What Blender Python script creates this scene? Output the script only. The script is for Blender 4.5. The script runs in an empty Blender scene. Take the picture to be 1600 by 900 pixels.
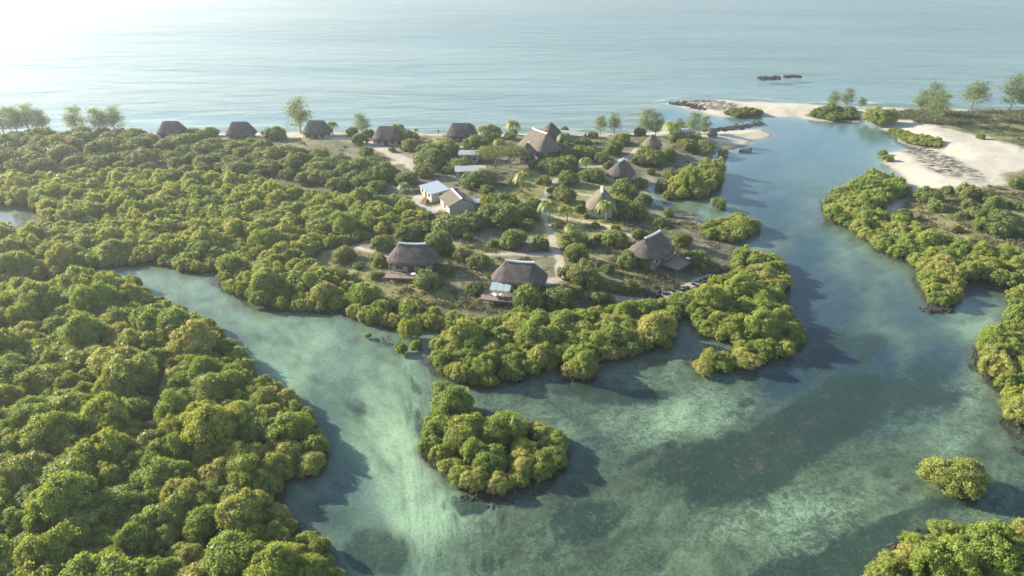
import bpy, math, random
import numpy as np
from mathutils import Vector, Matrix
R_ = math.radians
random.seed(7); RNG = np.random.default_rng(11)
scene = bpy.context.scene
COL = scene.collection

# ------------------------------------------------------------------ camera, sky, sun, exposure
CAM_H, FPX, TH = 60.0, 1067.0, R_(26.7)
cam = bpy.data.cameras.new('camera'); cam_o = bpy.data.objects.new('camera', cam); COL.objects.link(cam_o)
cam_o.location = (0, 0, CAM_H); cam_o.rotation_euler = (R_(90) - TH, 0, 0)
cam.sensor_width = 36; cam.lens = 36 * FPX / 1600; cam.clip_start = 1; cam.clip_end = 20000
scene.camera = cam_o
SUN_AZ, SUN_EL = R_(-65), R_(22)          # azimuth from +Y, negative is left
world = bpy.data.worlds.new('World'); scene.world = world; world.use_nodes = True
wn = world.node_tree.nodes; wl = world.node_tree.links
sky = wn.new('ShaderNodeTexSky'); sky.sky_type = 'NISHITA'; sky.sun_disc = False
sky.sun_elevation = SUN_EL; sky.sun_rotation = SUN_AZ; sky.air_density = 1.0; sky.dust_density = 0.4; sky.ozone_density = 1.0
bg = wn['Background']; bg.inputs['Strength'].default_value = 0.11
wl.new(sky.outputs[0], bg.inputs[0])
sun = bpy.data.lights.new('sun', 'SUN'); sun.energy = 5.0; sun.angle = R_(0.6); sun.color = (1.0, 0.90, 0.74)
sun_o = bpy.data.objects.new('sun', sun); COL.objects.link(sun_o)
sdir = Vector((math.sin(SUN_AZ) * math.cos(SUN_EL), math.cos(SUN_AZ) * math.cos(SUN_EL), math.sin(SUN_EL)))
sun_o.rotation_euler = sdir.to_track_quat('Z', 'Y').to_euler()
scene.view_settings.view_transform = 'Standard'; scene.view_settings.look = 'None'
scene.view_settings.exposure = 1.46; scene.view_settings.gamma = 1.0
scene.cycles.max_bounces = 6; scene.cycles.transparent_max_bounces = 8; scene.cycles.volume_bounces = 0
scene.cycles.diffuse_bounces = 3; scene.cycles.glossy_bounces = 2; scene.cycles.transmission_bounces = 3
scene.cycles.caustics_reflective = False; scene.cycles.caustics_refractive = False

# ------------------------------------------------------------------ map helpers: photo survey point -> world
ST, CT = math.sin(TH), math.cos(TH)
def at(u, v, z=0.0):
    a = (u - 800) / FPX; b = (450 - v) / FPX
    dx, dy, dz = a, CT + b * ST, -ST + b * CT
    t = (z - CAM_H) / dz
    return (dx * t, dy * t, z)
def uv_of(x, y, z=0.0):
    y = np.asarray(y, float); x = np.asarray(x, float)
    dz = z - CAM_H
    depth = y * CT - dz * ST; up = y * ST + dz * CT
    return 800 + FPX * x / depth, 450 - FPX * up / depth
def pxm(v): return CT * (v - (450 - FPX * math.tan(TH))) / CAM_H      # px per metre at ground row v
def world_poly(pts, z=0.0): return np.array([at(u, v, z)[:2] for u, v in pts])

# ------------------------------------------------------------------ numpy noise
_T = RNG.random((256, 256))
def vnoise(x, y, s, o=0):
    x = np.asarray(x) / s + 37.3 * o + 5000; y = np.asarray(y) / s + 91.7 * o + 5000
    xi = np.floor(x).astype(np.int64); yi = np.floor(y).astype(np.int64); fx = x - xi; fy = y - yi
    fx = fx * fx * (3 - 2 * fx); fy = fy * fy * (3 - 2 * fy)
    g = lambda a, b: _T[a & 255, b & 255]
    return ((g(xi, yi) * (1 - fx) + g(xi + 1, yi) * fx) * (1 - fy) + (g(xi, yi + 1) * (1 - fx) + g(xi + 1, yi + 1) * fx) * fy) * 2 - 1
def fbm(x, y, s, o=0, n=4):
    r = 0; a = 1; t = 0
    for k in range(n):
        r = r + a * vnoise(x, y, s / 2 ** k, o + k * 3); t += a; a *= .55
    return r / t * 1.5
def sstep(e0, e1, x):
    t = np.clip((x - e0) / (e1 - e0), 0, 1); return t * t * (3 - 2 * t)
def sdf(px, py, poly):
    d = np.full(px.shape, 1e9); ins = np.zeros(px.shape, bool); n = len(poly)
    for i in range(n):
        ax, ay = poly[i]; bx, by = poly[(i + 1) % n]
        ex, ey = bx - ax, by - ay; L = ex * ex + ey * ey + 1e-12
        t = np.clip(((px - ax) * ex + (py - ay) * ey) / L, 0, 1)
        dd = (px - ax - t * ex) ** 2 + (py - ay - t * ey) ** 2
        d = np.minimum(d, dd)
        if ay != by:
            c = ((ay > py) != (by > py)) & (px < (bx - ax) * (py - ay) / (by - ay) + ax)
            ins ^= c
    d = np.sqrt(d); return np.where(ins, d, -d)
def pdist(px, py, pts):
    d = np.full(px.shape, 1e9)
    for (ax, ay), (bx, by) in zip(pts[:-1], pts[1:]):
        ex, ey = bx - ax, by - ay; L = ex * ex + ey * ey + 1e-12
        t = np.clip(((px - ax) * ex + (py - ay) * ey) / L, 0, 1)
        d = np.minimum(d, (px - ax - t * ex) ** 2 + (py - ay - t * ey) ** 2)
    return np.sqrt(d)

# ------------------------------------------------------------------ the survey: shorelines and stands
ISLAND = [(-700,214),(-200,212),(0,211),(200,209),(450,208),(640,209),(830,210),(900,210),(1000,208),(1060,205),(1075,205),(1110,205),(1190,201),(1208,211),
  (1170,224),(1140,235),(1122,240),(1105,252),(1060,262),(1030,282),(1012,295),(1018,318),(1040,335),(1075,342),(1120,350),(1160,365),(1150,395),(1145,432),(1125,455),(1010,480),
  (940,498),(850,508),(800,505),(700,496),(600,490),(530,455),(480,395),(560,360),(640,345),(560,315),(450,290),(300,284),(0,288),(-700,300)]
M_UPPER = [(-500,300),(0,284),(200,276),(400,284),(470,305),(560,312),(640,322),(680,345),(640,365),(570,382),(500,395),(485,412),(530,440),(545,490),(470,490),(400,480),(345,455),(330,425),(300,428),(240,412),(200,416),(120,424),(95,436),(0,444),(-500,465)]
M_LOWER = [(-420,480),(0,458),(60,452),(100,448),(170,438),(215,446),(245,468),(290,490),(345,522),(385,560),(400,600),(450,615),(490,655),(515,700),(505,740),(445,755),(440,795),(470,825),(520,865),(540,915),(545,1100),(-420,1100)]
M_PEN = [(530,440),(560,458),(640,480),(690,492),(760,508),(800,490),(850,498),(940,492),(1010,480),(1070,468),(1125,440),(1145,410),(1160,400),(1185,398),(1215,410),(1235,445),(1225,480),(1262,530),(1240,555),(1180,575),(1085,578),(1078,568),(1140,556),(1152,545),(1100,528),(1080,503),(1062,495),(1048,545),(1005,552),(985,562),(930,572),(928,594),(885,594),(878,575),(830,592),(760,608),(690,595),(668,562),(688,535),(690,517),(600,514),(545,497)]
M_ISLET = [(660,662),(685,648),(742,648),(760,655),(850,668),(885,692),(882,722),(850,757),(780,782),(715,768),(682,735),(655,712)]
M_RIGHT = [(1345,283),(1372,276),(1415,292),(1422,304),(1392,322),(1368,340),(1405,352),(1462,378),(1522,395),(1600,410),(1760,420),(1760,470),(1600,448),(1560,452),(1502,440),(1497,472),(1480,484),(1450,480),(1436,450),(1430,420),(1370,395),(1330,360),(1288,345),(1287,318),(1310,300)]
M_EAST = [(1585,450),(1760,440),(1760,720),(1600,690),(1562,660),(1560,612),(1527,580),(1522,545),(1560,520),(1575,485)]
M_SE = [(1335,930),(1375,870),(1420,840),(1480,826),(1560,830),(1620,820),(1780,815),(1780,1060),(1320,1060)]
M_COVE = [(1040,300),(1058,312),(1100,313),(1124,297),(1128,270),(1105,262),(1055,282)]
M_COVE2 = [(1090,362),(1102,376),(1150,382),(1186,364),(1186,352),(1150,345),(1112,350)]
M_STRIP = [(1384,208),(1418,226),(1476,236),(1466,226),(1422,214),(1398,205)]
M_SPIT = [(1128,180),(1150,184),(1190,182),(1185,177),(1140,176)]
M_MOUND = [(1256,182),(1300,190),(1345,187),(1335,178),(1290,175)]
MANGS = dict(upper=M_UPPER, lower=M_LOWER, pen=M_PEN, islet=M_ISLET, right=M_RIGHT, east=M_EAST, se=M_SE, cove=M_COVE, cove2=M_COVE2, strip=M_STRIP)
RIGHTLAND = [(1047,162),(1060,158),(1110,156),(1200,160),(1300,165),(1420,170),(1600,172),(2300,174),(2300,700),(1760,700),(1650,560),(1640,470),(1600,440),(1560,430),(1500,420),(1440,385),(1400,352),(1380,330),(1412,300),(1425,296),(1405,275),(1380,255),(1378,240),(1410,232),(1440,236),(1405,222),(1385,206),(1368,196),(1352,189),(1300,191),(1240,184),(1190,183),(1130,185),(1100,178),(1065,168)]
SEA = [(-3000,-80),(4600,-80),(4600,172),(1600,171),(1420,169),(1300,164),(1200,159),(1110,155),(1050,158),(1020,185),(1060,204),(1000,207),(830,209),(640,208),(200,208),(-200,211),(-3000,215)]
W_ISLAND, W_RIGHT, W_SEA = world_poly(ISLAND), world_poly(RIGHTLAND), world_poly(SEA)
W_M = {k: world_poly(p) for k, p in MANGS.items()}
W_SPIT, W_MOUND = world_poly(M_SPIT), world_poly(M_MOUND)
SCRUB_R = world_poly([(1370,180),(1395,178),(1450,175),(1600,176),(2300,176),(2300,232),(1600,245),(1560,225),(1510,214),(1470,207),(1430,199),(1390,190)])
SCRUB_R2 = world_poly([(1410,300),(1470,300),(1540,296),(1590,280),(1605,262),(2300,262),(2300,700),(1640,480),(1560,420),(1450,375),(1390,340)])
DUNE_L = world_poly([(-700,228),(0,222),(180,216),(300,214),(400,214),(420,235),(440,255),(560,270),(640,282),(650,300),(560,308),(440,285),(200,272),(0,282),(-700,296)])
PATHS = [([(870,288),(858,300),(850,320),(852,345),(858,368),(868,400),(876,425),(877,442),(852,452)], 1.0),
  ([(852,348),(900,352),(950,362),(985,378)], 0.8), ([(735,408),(790,407),(865,408)], 0.8), ([(300,212),(400,212),(480,217),(560,226),(600,240),(640,262),(655,272)], 2.4),
  ([(480,217),(560,212),(650,214)], 1.0), ([(560,226),(620,233),(700,240)], 1.0), ([(240,222),(300,219),(420,222)], 1.8), ([(650,272),(640,262),(600,262)], 2.0), ([(895,310),(925,312)], .7),
  ([(960,468),(1000,472),(1050,458),(1095,440),(1130,425)], 0.9), ([(905,270),(950,266),(985,250),(1000,235)], .9), ([(640,216),(655,208)], 1.2), ([(700,395),(735,380),(770,390)], .6),
  ([(655,315),(640,325),(660,332),(700,330)], 1.6), ([(800,330),(760,300),(745,285)], 1.2), ([(560,395),(600,402),(610,420)], .8)]
W_PATHS = [([at(u, v)[:2] for u, v in p], w) for p, w in PATHS]
POOL = world_poly([(1012,296),(1040,303),(1060,316),(1105,318),(1110,332),(1085,340),(1050,335),(1028,322)])

def ell(cx, cy, rx, ry): return world_poly([(cx + rx * math.cos(k * .5236), cy + ry * math.sin(k * .5236)) for k in range(12)])
PONDS = [ell(12, 322, 42, 15), ell(-60, 318, 60, 12), ell(243, 600, 28, 30), ell(40, 592, 24, 22), ell(341, 412, 12, 10), ell(248, 380, 10, 6), ell(108, 418, 14, 9)]
def land_fields(x, y):
    wx = x + 1.3 * vnoise(x, y, 6, 1) + .5 * vnoise(x, y, 2, 2); wy = y + 1.6 * vnoise(x, y, 6, 5) + .5 * vnoise(x, y, 2, 6)
    isl = sdf(wx, wy, W_ISLAND); rgt = sdf(wx, wy, W_RIGHT)
    m = np.full(x.shape, -1e9)
    for p in W_M.values(): m = np.maximum(m, sdf(wx, wy, p))
    m = np.maximum(m, sdf(wx, wy, W_SPIT)); m = np.maximum(m, sdf(wx, wy, W_MOUND))
    for p in PONDS: m = np.minimum(m, -sdf(x, y, p))
    sea = sdf(wx, wy, W_SEA); pool = sdf(wx, wy, POOL)
    return isl, rgt, m, sea, pool
def height(x, y, F=None):
    x = np.asarray(x, float); y = np.asarray(y, float)
    isl, rgt, m, sea, pool = F if F else land_fields(x, y)
    land = np.maximum(isl, rgt)
    hl = 0.03 + np.minimum(land, 1.5) * .08 + 1.3 * sstep(0, 16, land) + .25 * fbm(x, y, 14, 9) * sstep(2, 10, land)
    hm = -0.10 + .10 * sstep(0, 5, m) + .10 * fbm(x, y, 3, 4)
    hl = hl * (1 - sstep(-1, 1.5, pool)) - .12 * sstep(-1, 1.5, pool)
    d = -np.maximum(land, m)
    bed = -(0.02 + .07 * np.minimum(d, 5) + 0.03 * np.clip(d - 5, 0, 30)) - .12 * (fbm(x, y, 9, 12) + .6) * sstep(0, 5, d)
    bed = bed - np.clip(sea * .02, 0, 5)
    h = np.where(land > 0, hl, bed)
    h = np.where((m > 0) & (land <= 0), hm, h)
    return h

# ------------------------------------------------------------------ mesh and object helpers
def np_mesh(name, verts, faces, mats=(), smooth=False, attrs=None, matidx=None):
    """verts (n,3); faces (m,k) array or list of such arrays"""
    me = bpy.data.meshes.new(name); verts = np.asarray(verts, np.float32)
    if not isinstance(faces, (list, tuple)): faces = [faces]
    faces = [np.asarray(f, np.int32) for f in faces if len(f)]
    nl = sum(f.size for f in faces); nf = sum(len(f) for f in faces)
    me.vertices.add(len(verts)); me.vertices.foreach_set('co', verts.ravel())
    me.loops.add(nl); me.loops.foreach_set('vertex_index', np.concatenate([f.ravel() for f in faces]))
    me.polygons.add(nf)
    tot = np.concatenate([np.full(len(f), f.shape[1], np.int32) for f in faces])
    st = np.concatenate([[0], np.cumsum(tot)[:-1]]).astype(np.int32)
    me.polygons.foreach_set('loop_start', st)
    try: me.polygons.foreach_set('loop_total', tot)
    except Exception: pass
    if matidx is not None: me.polygons.foreach_set('material_index', np.asarray(matidx, np.int32))
    me.update(calc_edges=True)
    me.polygons.foreach_set('use_smooth', np.full(nf, bool(smooth)))
    for m in mats: me.materials.append(m)
    for k, v in (attrs or {}).items():
        v = np.asarray(v, np.float32)
        if v.ndim == 1: a = me.attributes.new(k, 'FLOAT', 'POINT'); a.data.foreach_set('value', v)
        else: a = me.attributes.new(k, 'FLOAT_COLOR', 'POINT'); a.data.foreach_set('color', np.c_[v, np.ones(len(v))].astype(np.float32).ravel())
    me.validate(); return me
def link(name, data, parent=None, loc=None, rz=None, sc=None):
    o = bpy.data.objects.new(name, data); COL.objects.link(o)
    if parent: o.parent = parent
    if loc is not None: o.location = loc
    if rz is not None: o.rotation_euler = (0, 0, rz)
    if sc is not None: o.scale = sc if hasattr(sc, '__len__') else (sc,) * 3
    return o
def tag(o, label=None, cat=None, group=None, kind=None):
    if label: o['label'] = label
    if cat: o['category'] = cat
    if group: o['group'] = group
    if kind: o['kind'] = kind
    return o
class MB:
    def __init__(s): s.v = []; s.f4 = []; s.f3 = []; s.n = 0
    def add(s, v, f):
        v = [tuple(p) for p in v]
        for q in f:
            q = [i + s.n for i in q]
            if len(q) == 4: s.f4.append(q)
            elif len(q) == 3: s.f3.append(q)
            else:
                for k in range(1, len(q) - 1): s.f3.append([q[0], q[k], q[k + 1]])
        s.v += v; s.n += len(v); return s
    def box(s, x0, x1, y0, y1, z0, z1, M=None):
        v = [(x, y, z) for z in (z0, z1) for y in (y0, y1) for x in (x0, x1)]
        if M is not None: v = [M @ Vector(p) for p in v]
        return s.add(v, [(0,2,3,1),(4,5,7,6),(0,1,5,4),(2,6,7,3),(0,4,6,2),(1,3,7,5)])
    def tube(s, pts, rad, n=6):
        pts = [Vector(p) for p in pts]
        if not hasattr(rad, '__len__'): rad = [rad] * len(pts)
        V = []; F = []
        for i, p in enumerate(pts):
            t = (pts[min(i + 1, len(pts) - 1)] - pts[max(i - 1, 0)]).normalized()
            a = t.orthogonal().normalized() if abs(t.z) < .99 else Vector((1, 0, 0)); 
            a = (Vector((0, 0, 1)).cross(t)).normalized() if abs(t.z) < .98 else Vector((1, 0, 0)); b = t.cross(a).normalized()
            for k in range(n):
                an = 2 * math.pi * k / n; V.append(p + (a * math.cos(an) + b * math.sin(an)) * rad[i])
        for i in range(len(pts) - 1):
            for k in range(n):
                k2 = (k + 1) % n; F.append((i * n + k, i * n + k2, (i + 1) * n + k2, (i + 1) * n + k))
        F.append(tuple(range(n))[::-1]); F.append(tuple((len(pts) - 1) * n + k for k in range(n)))
        return s.add(V, F)
    def mesh(s, name, mat, smooth=False):
        fs = []
        if s.f4: fs.append(np.array(s.f4))
        if s.f3: fs.append(np.array(s.f3))
        return np_mesh(name, np.array(s.v), fs, [mat] if mat else [], smooth)
    def build(s, name, mat, parent=None, smooth=False, **k):
        return link(name, s.mesh(name, mat, smooth), parent, **k)

# ------------------------------------------------------------------ materials
def mat(name):
    m = bpy.data.materials.new(name); m.use_nodes = True; nt = m.node_tree; nt.nodes.clear()
    out = nt.nodes.new('ShaderNodeOutputMaterial'); return m, nt, out
def N(nt, t, **k):
    n = nt.nodes.new(t)
    for a, b in k.items():
        if a.startswith('i_'): n.inputs[a[2:]].default_value = b
        else: setattr(n, a, b)
    return n
def mathn(nt, op, a, b=None, c=None, clamp=False):
    n = nt.nodes.new('ShaderNodeMath'); n.operation = op; n.use_clamp = clamp
    for i, q in enumerate((a, b, c)):
        if q is None: continue
        if isinstance(q, (int, float)): n.inputs[i].default_value = q
        else: nt.links.new(q, n.inputs[i])
    return n.outputs[0]
def mixc(nt, f, a, b, blend='MIX'):
    n = nt.nodes.new('ShaderNodeMix'); n.data_type = 'RGBA'; n.blend_type = blend
    for i, q in ((0, f), (6, a), (7, b)):
        if isinstance(q, (int, float)): n.inputs[i].default_value = q
        elif isinstance(q, tuple): n.inputs[i].default_value = (*q, 1)
        else: nt.links.new(q, n.inputs[i])
    return n.outputs[2]
def noise(nt, scale, detail=3, rough=.55, vec=None, dist=0):
    n = N(nt, 'ShaderNodeTexNoise'); n.inputs['Scale'].default_value = scale; n.inputs['Detail'].default_value = detail
    n.inputs['Roughness'].default_value = rough; n.inputs['Distortion'].default_value = dist
    if vec is not None: nt.links.new(vec, n.inputs['Vector'])
    return n.outputs[0]
def ramp(nt, fac, stops):
    n = nt.nodes.new('ShaderNodeValToRGB'); nt.links.new(fac, n.inputs[0]); cr = n.color_ramp
    while len(cr.elements) < len(stops): cr.elements.new(.5)
    for e, (p, c) in zip(cr.elements, stops):
        e.position = p; e.color = (*c, 1) if isinstance(c, tuple) else (c, c, c, 1)
    return n.outputs[0]
def mrange(nt, v, a, b, c=0., d=1.):
    n = nt.nodes.new('ShaderNodeMapRange'); nt.links.new(v, n.inputs[0])
    for i, q in enumerate((a, b, c, d)): n.inputs[i + 1].default_value = q
    return n.outputs[0]

def leaf_mat(name, c0, c1, c2, trans=.35, core=False):
    m, nt, out = mat(name)
    tone = N(nt, 'ShaderNodeAttribute', attribute_name='tone').outputs['Fac']
    hue = N(nt, 'ShaderNodeAttribute', attribute_name='hue').outputs['Fac']
    oi = N(nt, 'ShaderNodeObjectInfo').outputs['Random']
    h = mathn(nt, 'FRACT', mathn(nt, 'ADD', hue, oi))
    col = ramp(nt, h, [(0, c0), (.5, c1), (1, c2)])
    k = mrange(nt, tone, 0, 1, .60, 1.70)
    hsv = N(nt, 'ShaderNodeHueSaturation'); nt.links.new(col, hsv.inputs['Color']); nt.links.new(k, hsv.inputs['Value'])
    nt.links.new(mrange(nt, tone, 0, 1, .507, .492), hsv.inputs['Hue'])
    p = N(nt, 'ShaderNodeBsdfPrincipled'); nt.links.new(hsv.outputs[0], p.inputs['Base Color']); p.inputs['Roughness'].default_value = .55
    p.inputs['Specular IOR Level'].default_value = .5
    tr = N(nt, 'ShaderNodeBsdfTranslucent'); nt.links.new(mixc(nt, 1.0, hsv.outputs[0], (1.5, 1.45, .6), 'MULTIPLY'), tr.inputs[0])
    mx = N(nt, 'ShaderNodeMixShader'); mx.inputs[0].default_value = trans
    nt.links.new(p.outputs[0], mx.inputs[1]); nt.links.new(tr.outputs[0], mx.inputs[2]); nt.links.new(mx.outputs[0], out.inputs[0])
    return m
def simple(name, c, rough=.8, var=.25, scale=3., metal=0., bump=0., c2=None):
    m, nt, out = mat(name)
    tc = N(nt, 'ShaderNodeTexCoord').outputs['Object']; n = noise(nt, scale, 5, .6, tc)
    p = N(nt, 'ShaderNodeBsdfPrincipled', i_Roughness=rough, i_Metallic=metal)
    b = c2 or tuple(x * (1 - var) for x in c)
    nt.links.new(mixc(nt, mrange(nt, n, .3, .7), tuple(c), b), p.inputs['Base Color'])
    if bump:
        bn = N(nt, 'ShaderNodeBump', i_Strength=bump, i_Distance=.05); nt.links.new(n, bn.inputs['Height']); nt.links.new(bn.outputs[0], p.inputs['Normal'])
    nt.links.new(p.outputs[0], out.inputs[0]); return m

L_MANG = leaf_mat('mangrove_leaf', (.235,.262,.044), (.155,.218,.036), (.300,.292,.080), .38)
L_BUSH = leaf_mat('bush_leaf', (.110,.150,.030), (.140,.180,.034), (.165,.180,.050), .3)
L_CASU = leaf_mat('casuarina_needle', (.130,.180,.070), (.115,.165,.060), (.150,.185,.085), .4)
L_PALM = leaf_mat('palm_leaf', (.16,.22,.04), (.28,.29,.05), (.11,.18,.04), .4)
L_ACAC = leaf_mat('feathery_leaf', (.13,.14,.05), (.12,.14,.05), (.15,.15,.06), .4)
L_YELL = leaf_mat('yellow_leaf', (.22,.22,.04), (.20,.21,.04), (.22,.21,.05), .4)
BARK = simple('bark', (.13,.10,.075), .9, .4, 4, bump=.5)
BARKG = simple('grey_bark', (.30,.27,.22), .9, .4, 4, bump=.3)

# ------------------------------------------------------------------ plants: crowns
def ico(sub):
    import bmesh
    bm = bmesh.new(); bmesh.ops.create_icosphere(bm, subdivisions=sub, radius=1)
    v = np.array([x.co[:] for x in bm.verts]); f = np.array([[q.index for q in p.verts] for p in bm.faces]); bm.free(); return v, f
ICO1, ICO2 = ico(1), ico(2)
def unit(a): return a / (np.linalg.norm(a, axis=-1, keepdims=True) + 1e-9)
def quads(rng, pos, nrm, sw, sl):
    """leaf quads: centres, normals, half width, half length"""
    n = len(pos); t = unit(np.cross(nrm, rng.normal(size=(n, 3)))); b = np.cross(nrm, t)
    sw = np.asarray(sw).reshape(-1, 1); sl = np.asarray(sl).reshape(-1, 1)
    k = nrm * sl * .25
    v = np.stack([pos - b * sl - k, pos + t * sw, pos + b * sl - k, pos - t * sw], 1).reshape(-1, 3)
    return v, np.arange(n * 4).reshape(n, 4)
def crown_arrays(seed, R, H, z0, nclump, rc, nleaf, leaf, low=-.25, lobes=.22, core=True, blob=ICO1):
    rng = np.random.default_rng(seed); V = []; F3 = []; F4 = []; T = []; nv = 0
    i = np.arange(nclump * 2); zz = 1 - 2 * (i + .5) / len(i); keep = zz > low; zz = zz[keep]
    ph = i[keep] * 2.39996 + rng.normal(size=keep.sum()) * .25
    d = np.stack([np.sqrt(1 - zz ** 2) * np.cos(ph), np.sqrt(1 - zz ** 2) * np.sin(ph), zz], 1)
    lob = 1 + lobes * (np.sin(2 * ph + seed) * .5 + np.sin(3 * ph + seed * 1.7) * .5) + rng.normal(size=len(d)) * .07
    rcs = rc * rng.uniform(.65, 1.25, len(d))
    c = d * np.stack([R - rcs * .8] * 2 + [H - rcs * .8], 1) * lob[:, None]; c[:, 2] += z0
    def add(v, f, t, four):
        nonlocal nv
        V.append(v); T.append(t); (F4 if four else F3).append(f + nv); nv += len(v)
    if core:
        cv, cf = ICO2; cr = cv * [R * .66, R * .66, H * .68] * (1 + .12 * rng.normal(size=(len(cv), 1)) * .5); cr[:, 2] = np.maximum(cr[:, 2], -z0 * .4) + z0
        add(cr, cf, np.full(len(cr), .4), False)
    for k in range(len(c)):
        bt = rng.uniform(.2, .8)
        bv = blob[0] * rcs[k] * .72 * (1 + .10 * rng.normal(size=(len(blob[0]), 1))) + c[k]
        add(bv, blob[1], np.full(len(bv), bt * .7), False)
    # leaves on the clumps
    w = rcs ** 2; cnt = np.maximum((nleaf * w / w.sum()).astype(int), 6)
    idx = np.repeat(np.arange(len(c)), cnt); n = len(idx)
    dd = unit(rng.normal(size=(n, 3))); out = unit(d[idx] + [0, 0, .25])
    flip = (dd * out).sum(1) < -.35; dd[flip] *= -1
    sq = rng.uniform(.75, 1.25, (len(c), 3)) * [1, 1, .85]; far_ = 1 + .45 * (rng.random(n) < .07) * rng.random(n)
    pos = c[idx] + dd * sq[idx] * far_[:, None] * (rcs[idx] * (.78 + .42 * rng.random(n) ** .8))[:, None]
    nr = unit(dd + .48 * rng.normal(size=(n, 3)))
    s = leaf * rng.uniform(.6, 1.3, n)
    v, f = quads(rng, pos, nr, s * .42, s * .62)
    bt = rng.uniform(.25, .8, len(c)); t = np.clip(np.repeat(bt, cnt) + rng.normal(size=n) * .22, 0, 1)
    add(v, f, np.repeat(t, 4), True)
    V = np.concatenate(V); V[:, 2] = np.maximum(V[:, 2], .03)
    return V, F3, F4, np.concatenate(T)
def crown_mesh(name, m, *a, **k):
    V, F3, F4, T = crown_arrays(*a, **k)
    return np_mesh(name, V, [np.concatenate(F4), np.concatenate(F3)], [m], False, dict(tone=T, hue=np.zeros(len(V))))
def stems_mesh(name, m, seed, R, H, n=5, r0=.11, roots=True):
    rng = random.Random(seed); b = MB()
    b.tube([(0, 0, -.3), (.05, .02, H * .25), (.02, .08, H * .5), (0, 0, H * .8)], [r0 * 1.6, r0 * 1.3, r0, r0 * .4])
    for k in range(n):
        a = 2 * math.pi * (k + rng.random() * .6) / n; q = rng.uniform(.45, .7) * R
        b.tube([(0, 0, H * rng.uniform(.1, .3)), (math.cos(a) * q * .45, math.sin(a) * q * .45, H * .45), (math.cos(a) * q, math.sin(a) * q, H * .7)], [r0, r0 * .7, r0 * .3])
        if roots:
            a += .5; q = rng.uniform(.2, .4) * R
            b.tube([(0, 0, H * .22), (math.cos(a) * q * .7, math.sin(a) * q * .7, H * .15), (math.cos(a) * q, math.sin(a) * q, -.3)], [r0 * .4, r0 * .4, r0 * .35], 4)
    return b.mesh(name, m, True)

MANG_HI = [crown_mesh('crown', L_MANG, 100 + i, 3.0, 2.7, 1.9, 58, .74, 7500, .20, low=-.34, lobes=.34) for i in range(5)]
MANG_ME = [crown_mesh('crown', L_MANG, 140 + i, 3.0, 2.6, 1.8, 44, .80, 3200, .28, low=-.34, lobes=.34) for i in range(4)]
MANG_TR = [stems_mesh('trunk', BARK, i, 3.0, 4.2) for i in range(3)]
BUSH = [crown_mesh('foliage', L_BUSH, 200 + i, 2.2, 1.7, 1.15, 26, .72, 3000, .24, low=-.45, lobes=.30) for i in range(5)]
BUSH_TR = [stems_mesh('stem', BARK, 20 + i, 2.0, 2.2, 5, .07, False) for i in range(2)]
YELLB = crown_mesh('foliage', L_YELL, 260, 2.2, 1.7, 1.15, 26, .72, 3000, .24, low=-.45, lobes=.3)

def branchy(seed, H, R, nb, nl, leaf, m, shape=0, w=.12):
    """airy tree: branches carrying tufts; returns crown mesh and trunk mesh"""
    rng = np.random.default_rng(seed); rr = random.Random(seed); tb = MB(); P = []; Nn = []
    tb.tube([(0, 0, -.3), (.1, 0, H * .3), (0, .1, H * .65), (.05, 0, H * .95)], [.16, .13, .08, .02])
    for k in range(nb):
        f = rr.uniform(.18, .95) if shape == 0 else rr.uniform(.35, .6); a = rr.random() * 6.283
        if shape == 0: ln = R * (1.05 - .65 * f) * rr.uniform(.6, 1.1); rise = ln * rr.uniform(.35, .9)
        else: ln = R * rr.uniform(.4, 1.05); rise = H * (.92 - .25 * (ln / R) ** 2) - H * f
        s = Vector((0, 0, H * f)); e = s + Vector((math.cos(a) * ln, math.sin(a) * ln, rise)); mid = (s + e) / 2 + Vector((0, 0, -.1 * ln))
        tb.tube([s, mid, e], [.05, .035, .012], 4)
        n = int(nl / nb); tt = rng.uniform(.35, 1.08, n) if shape == 0 else rng.uniform(.8, 1.1, n)
        sv, ev = np.array(s), np.array(e); sp = .16 * R if shape == 0 else .2 * R
        p = sv + (ev - sv) * tt[:, None] + rng.normal(size=(n, 3)) * [sp, sp, sp * (.8 if shape == 0 else .35)]; P.append(p)
    P = np.concatenate(P); n = len(P); nr = unit(rng.normal(size=(n, 3))); s = leaf * rng.uniform(.6, 1.3, n)
    v, f = quads(rng, P, nr, s * w / .24, s)
    t = np.clip(.5 + rng.normal(size=n) * .2, 0, 1)
    cm = np_mesh('crown', v, [f], [m], False, dict(tone=np.repeat(t, 4), hue=np.zeros(4 * n)))
    return cm, tb.mesh('trunk', BARKG, True)
CASU = [branchy(300 + i, 8.5, 3.3, 50, 2700, .28, L_CASU, 0, .05) for i in range(4)]
ACAC = [branchy(320 + i, 6.0, 3.6, 34, 3200, .16, L_ACAC, 1, .10) for i in range(2)]
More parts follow.
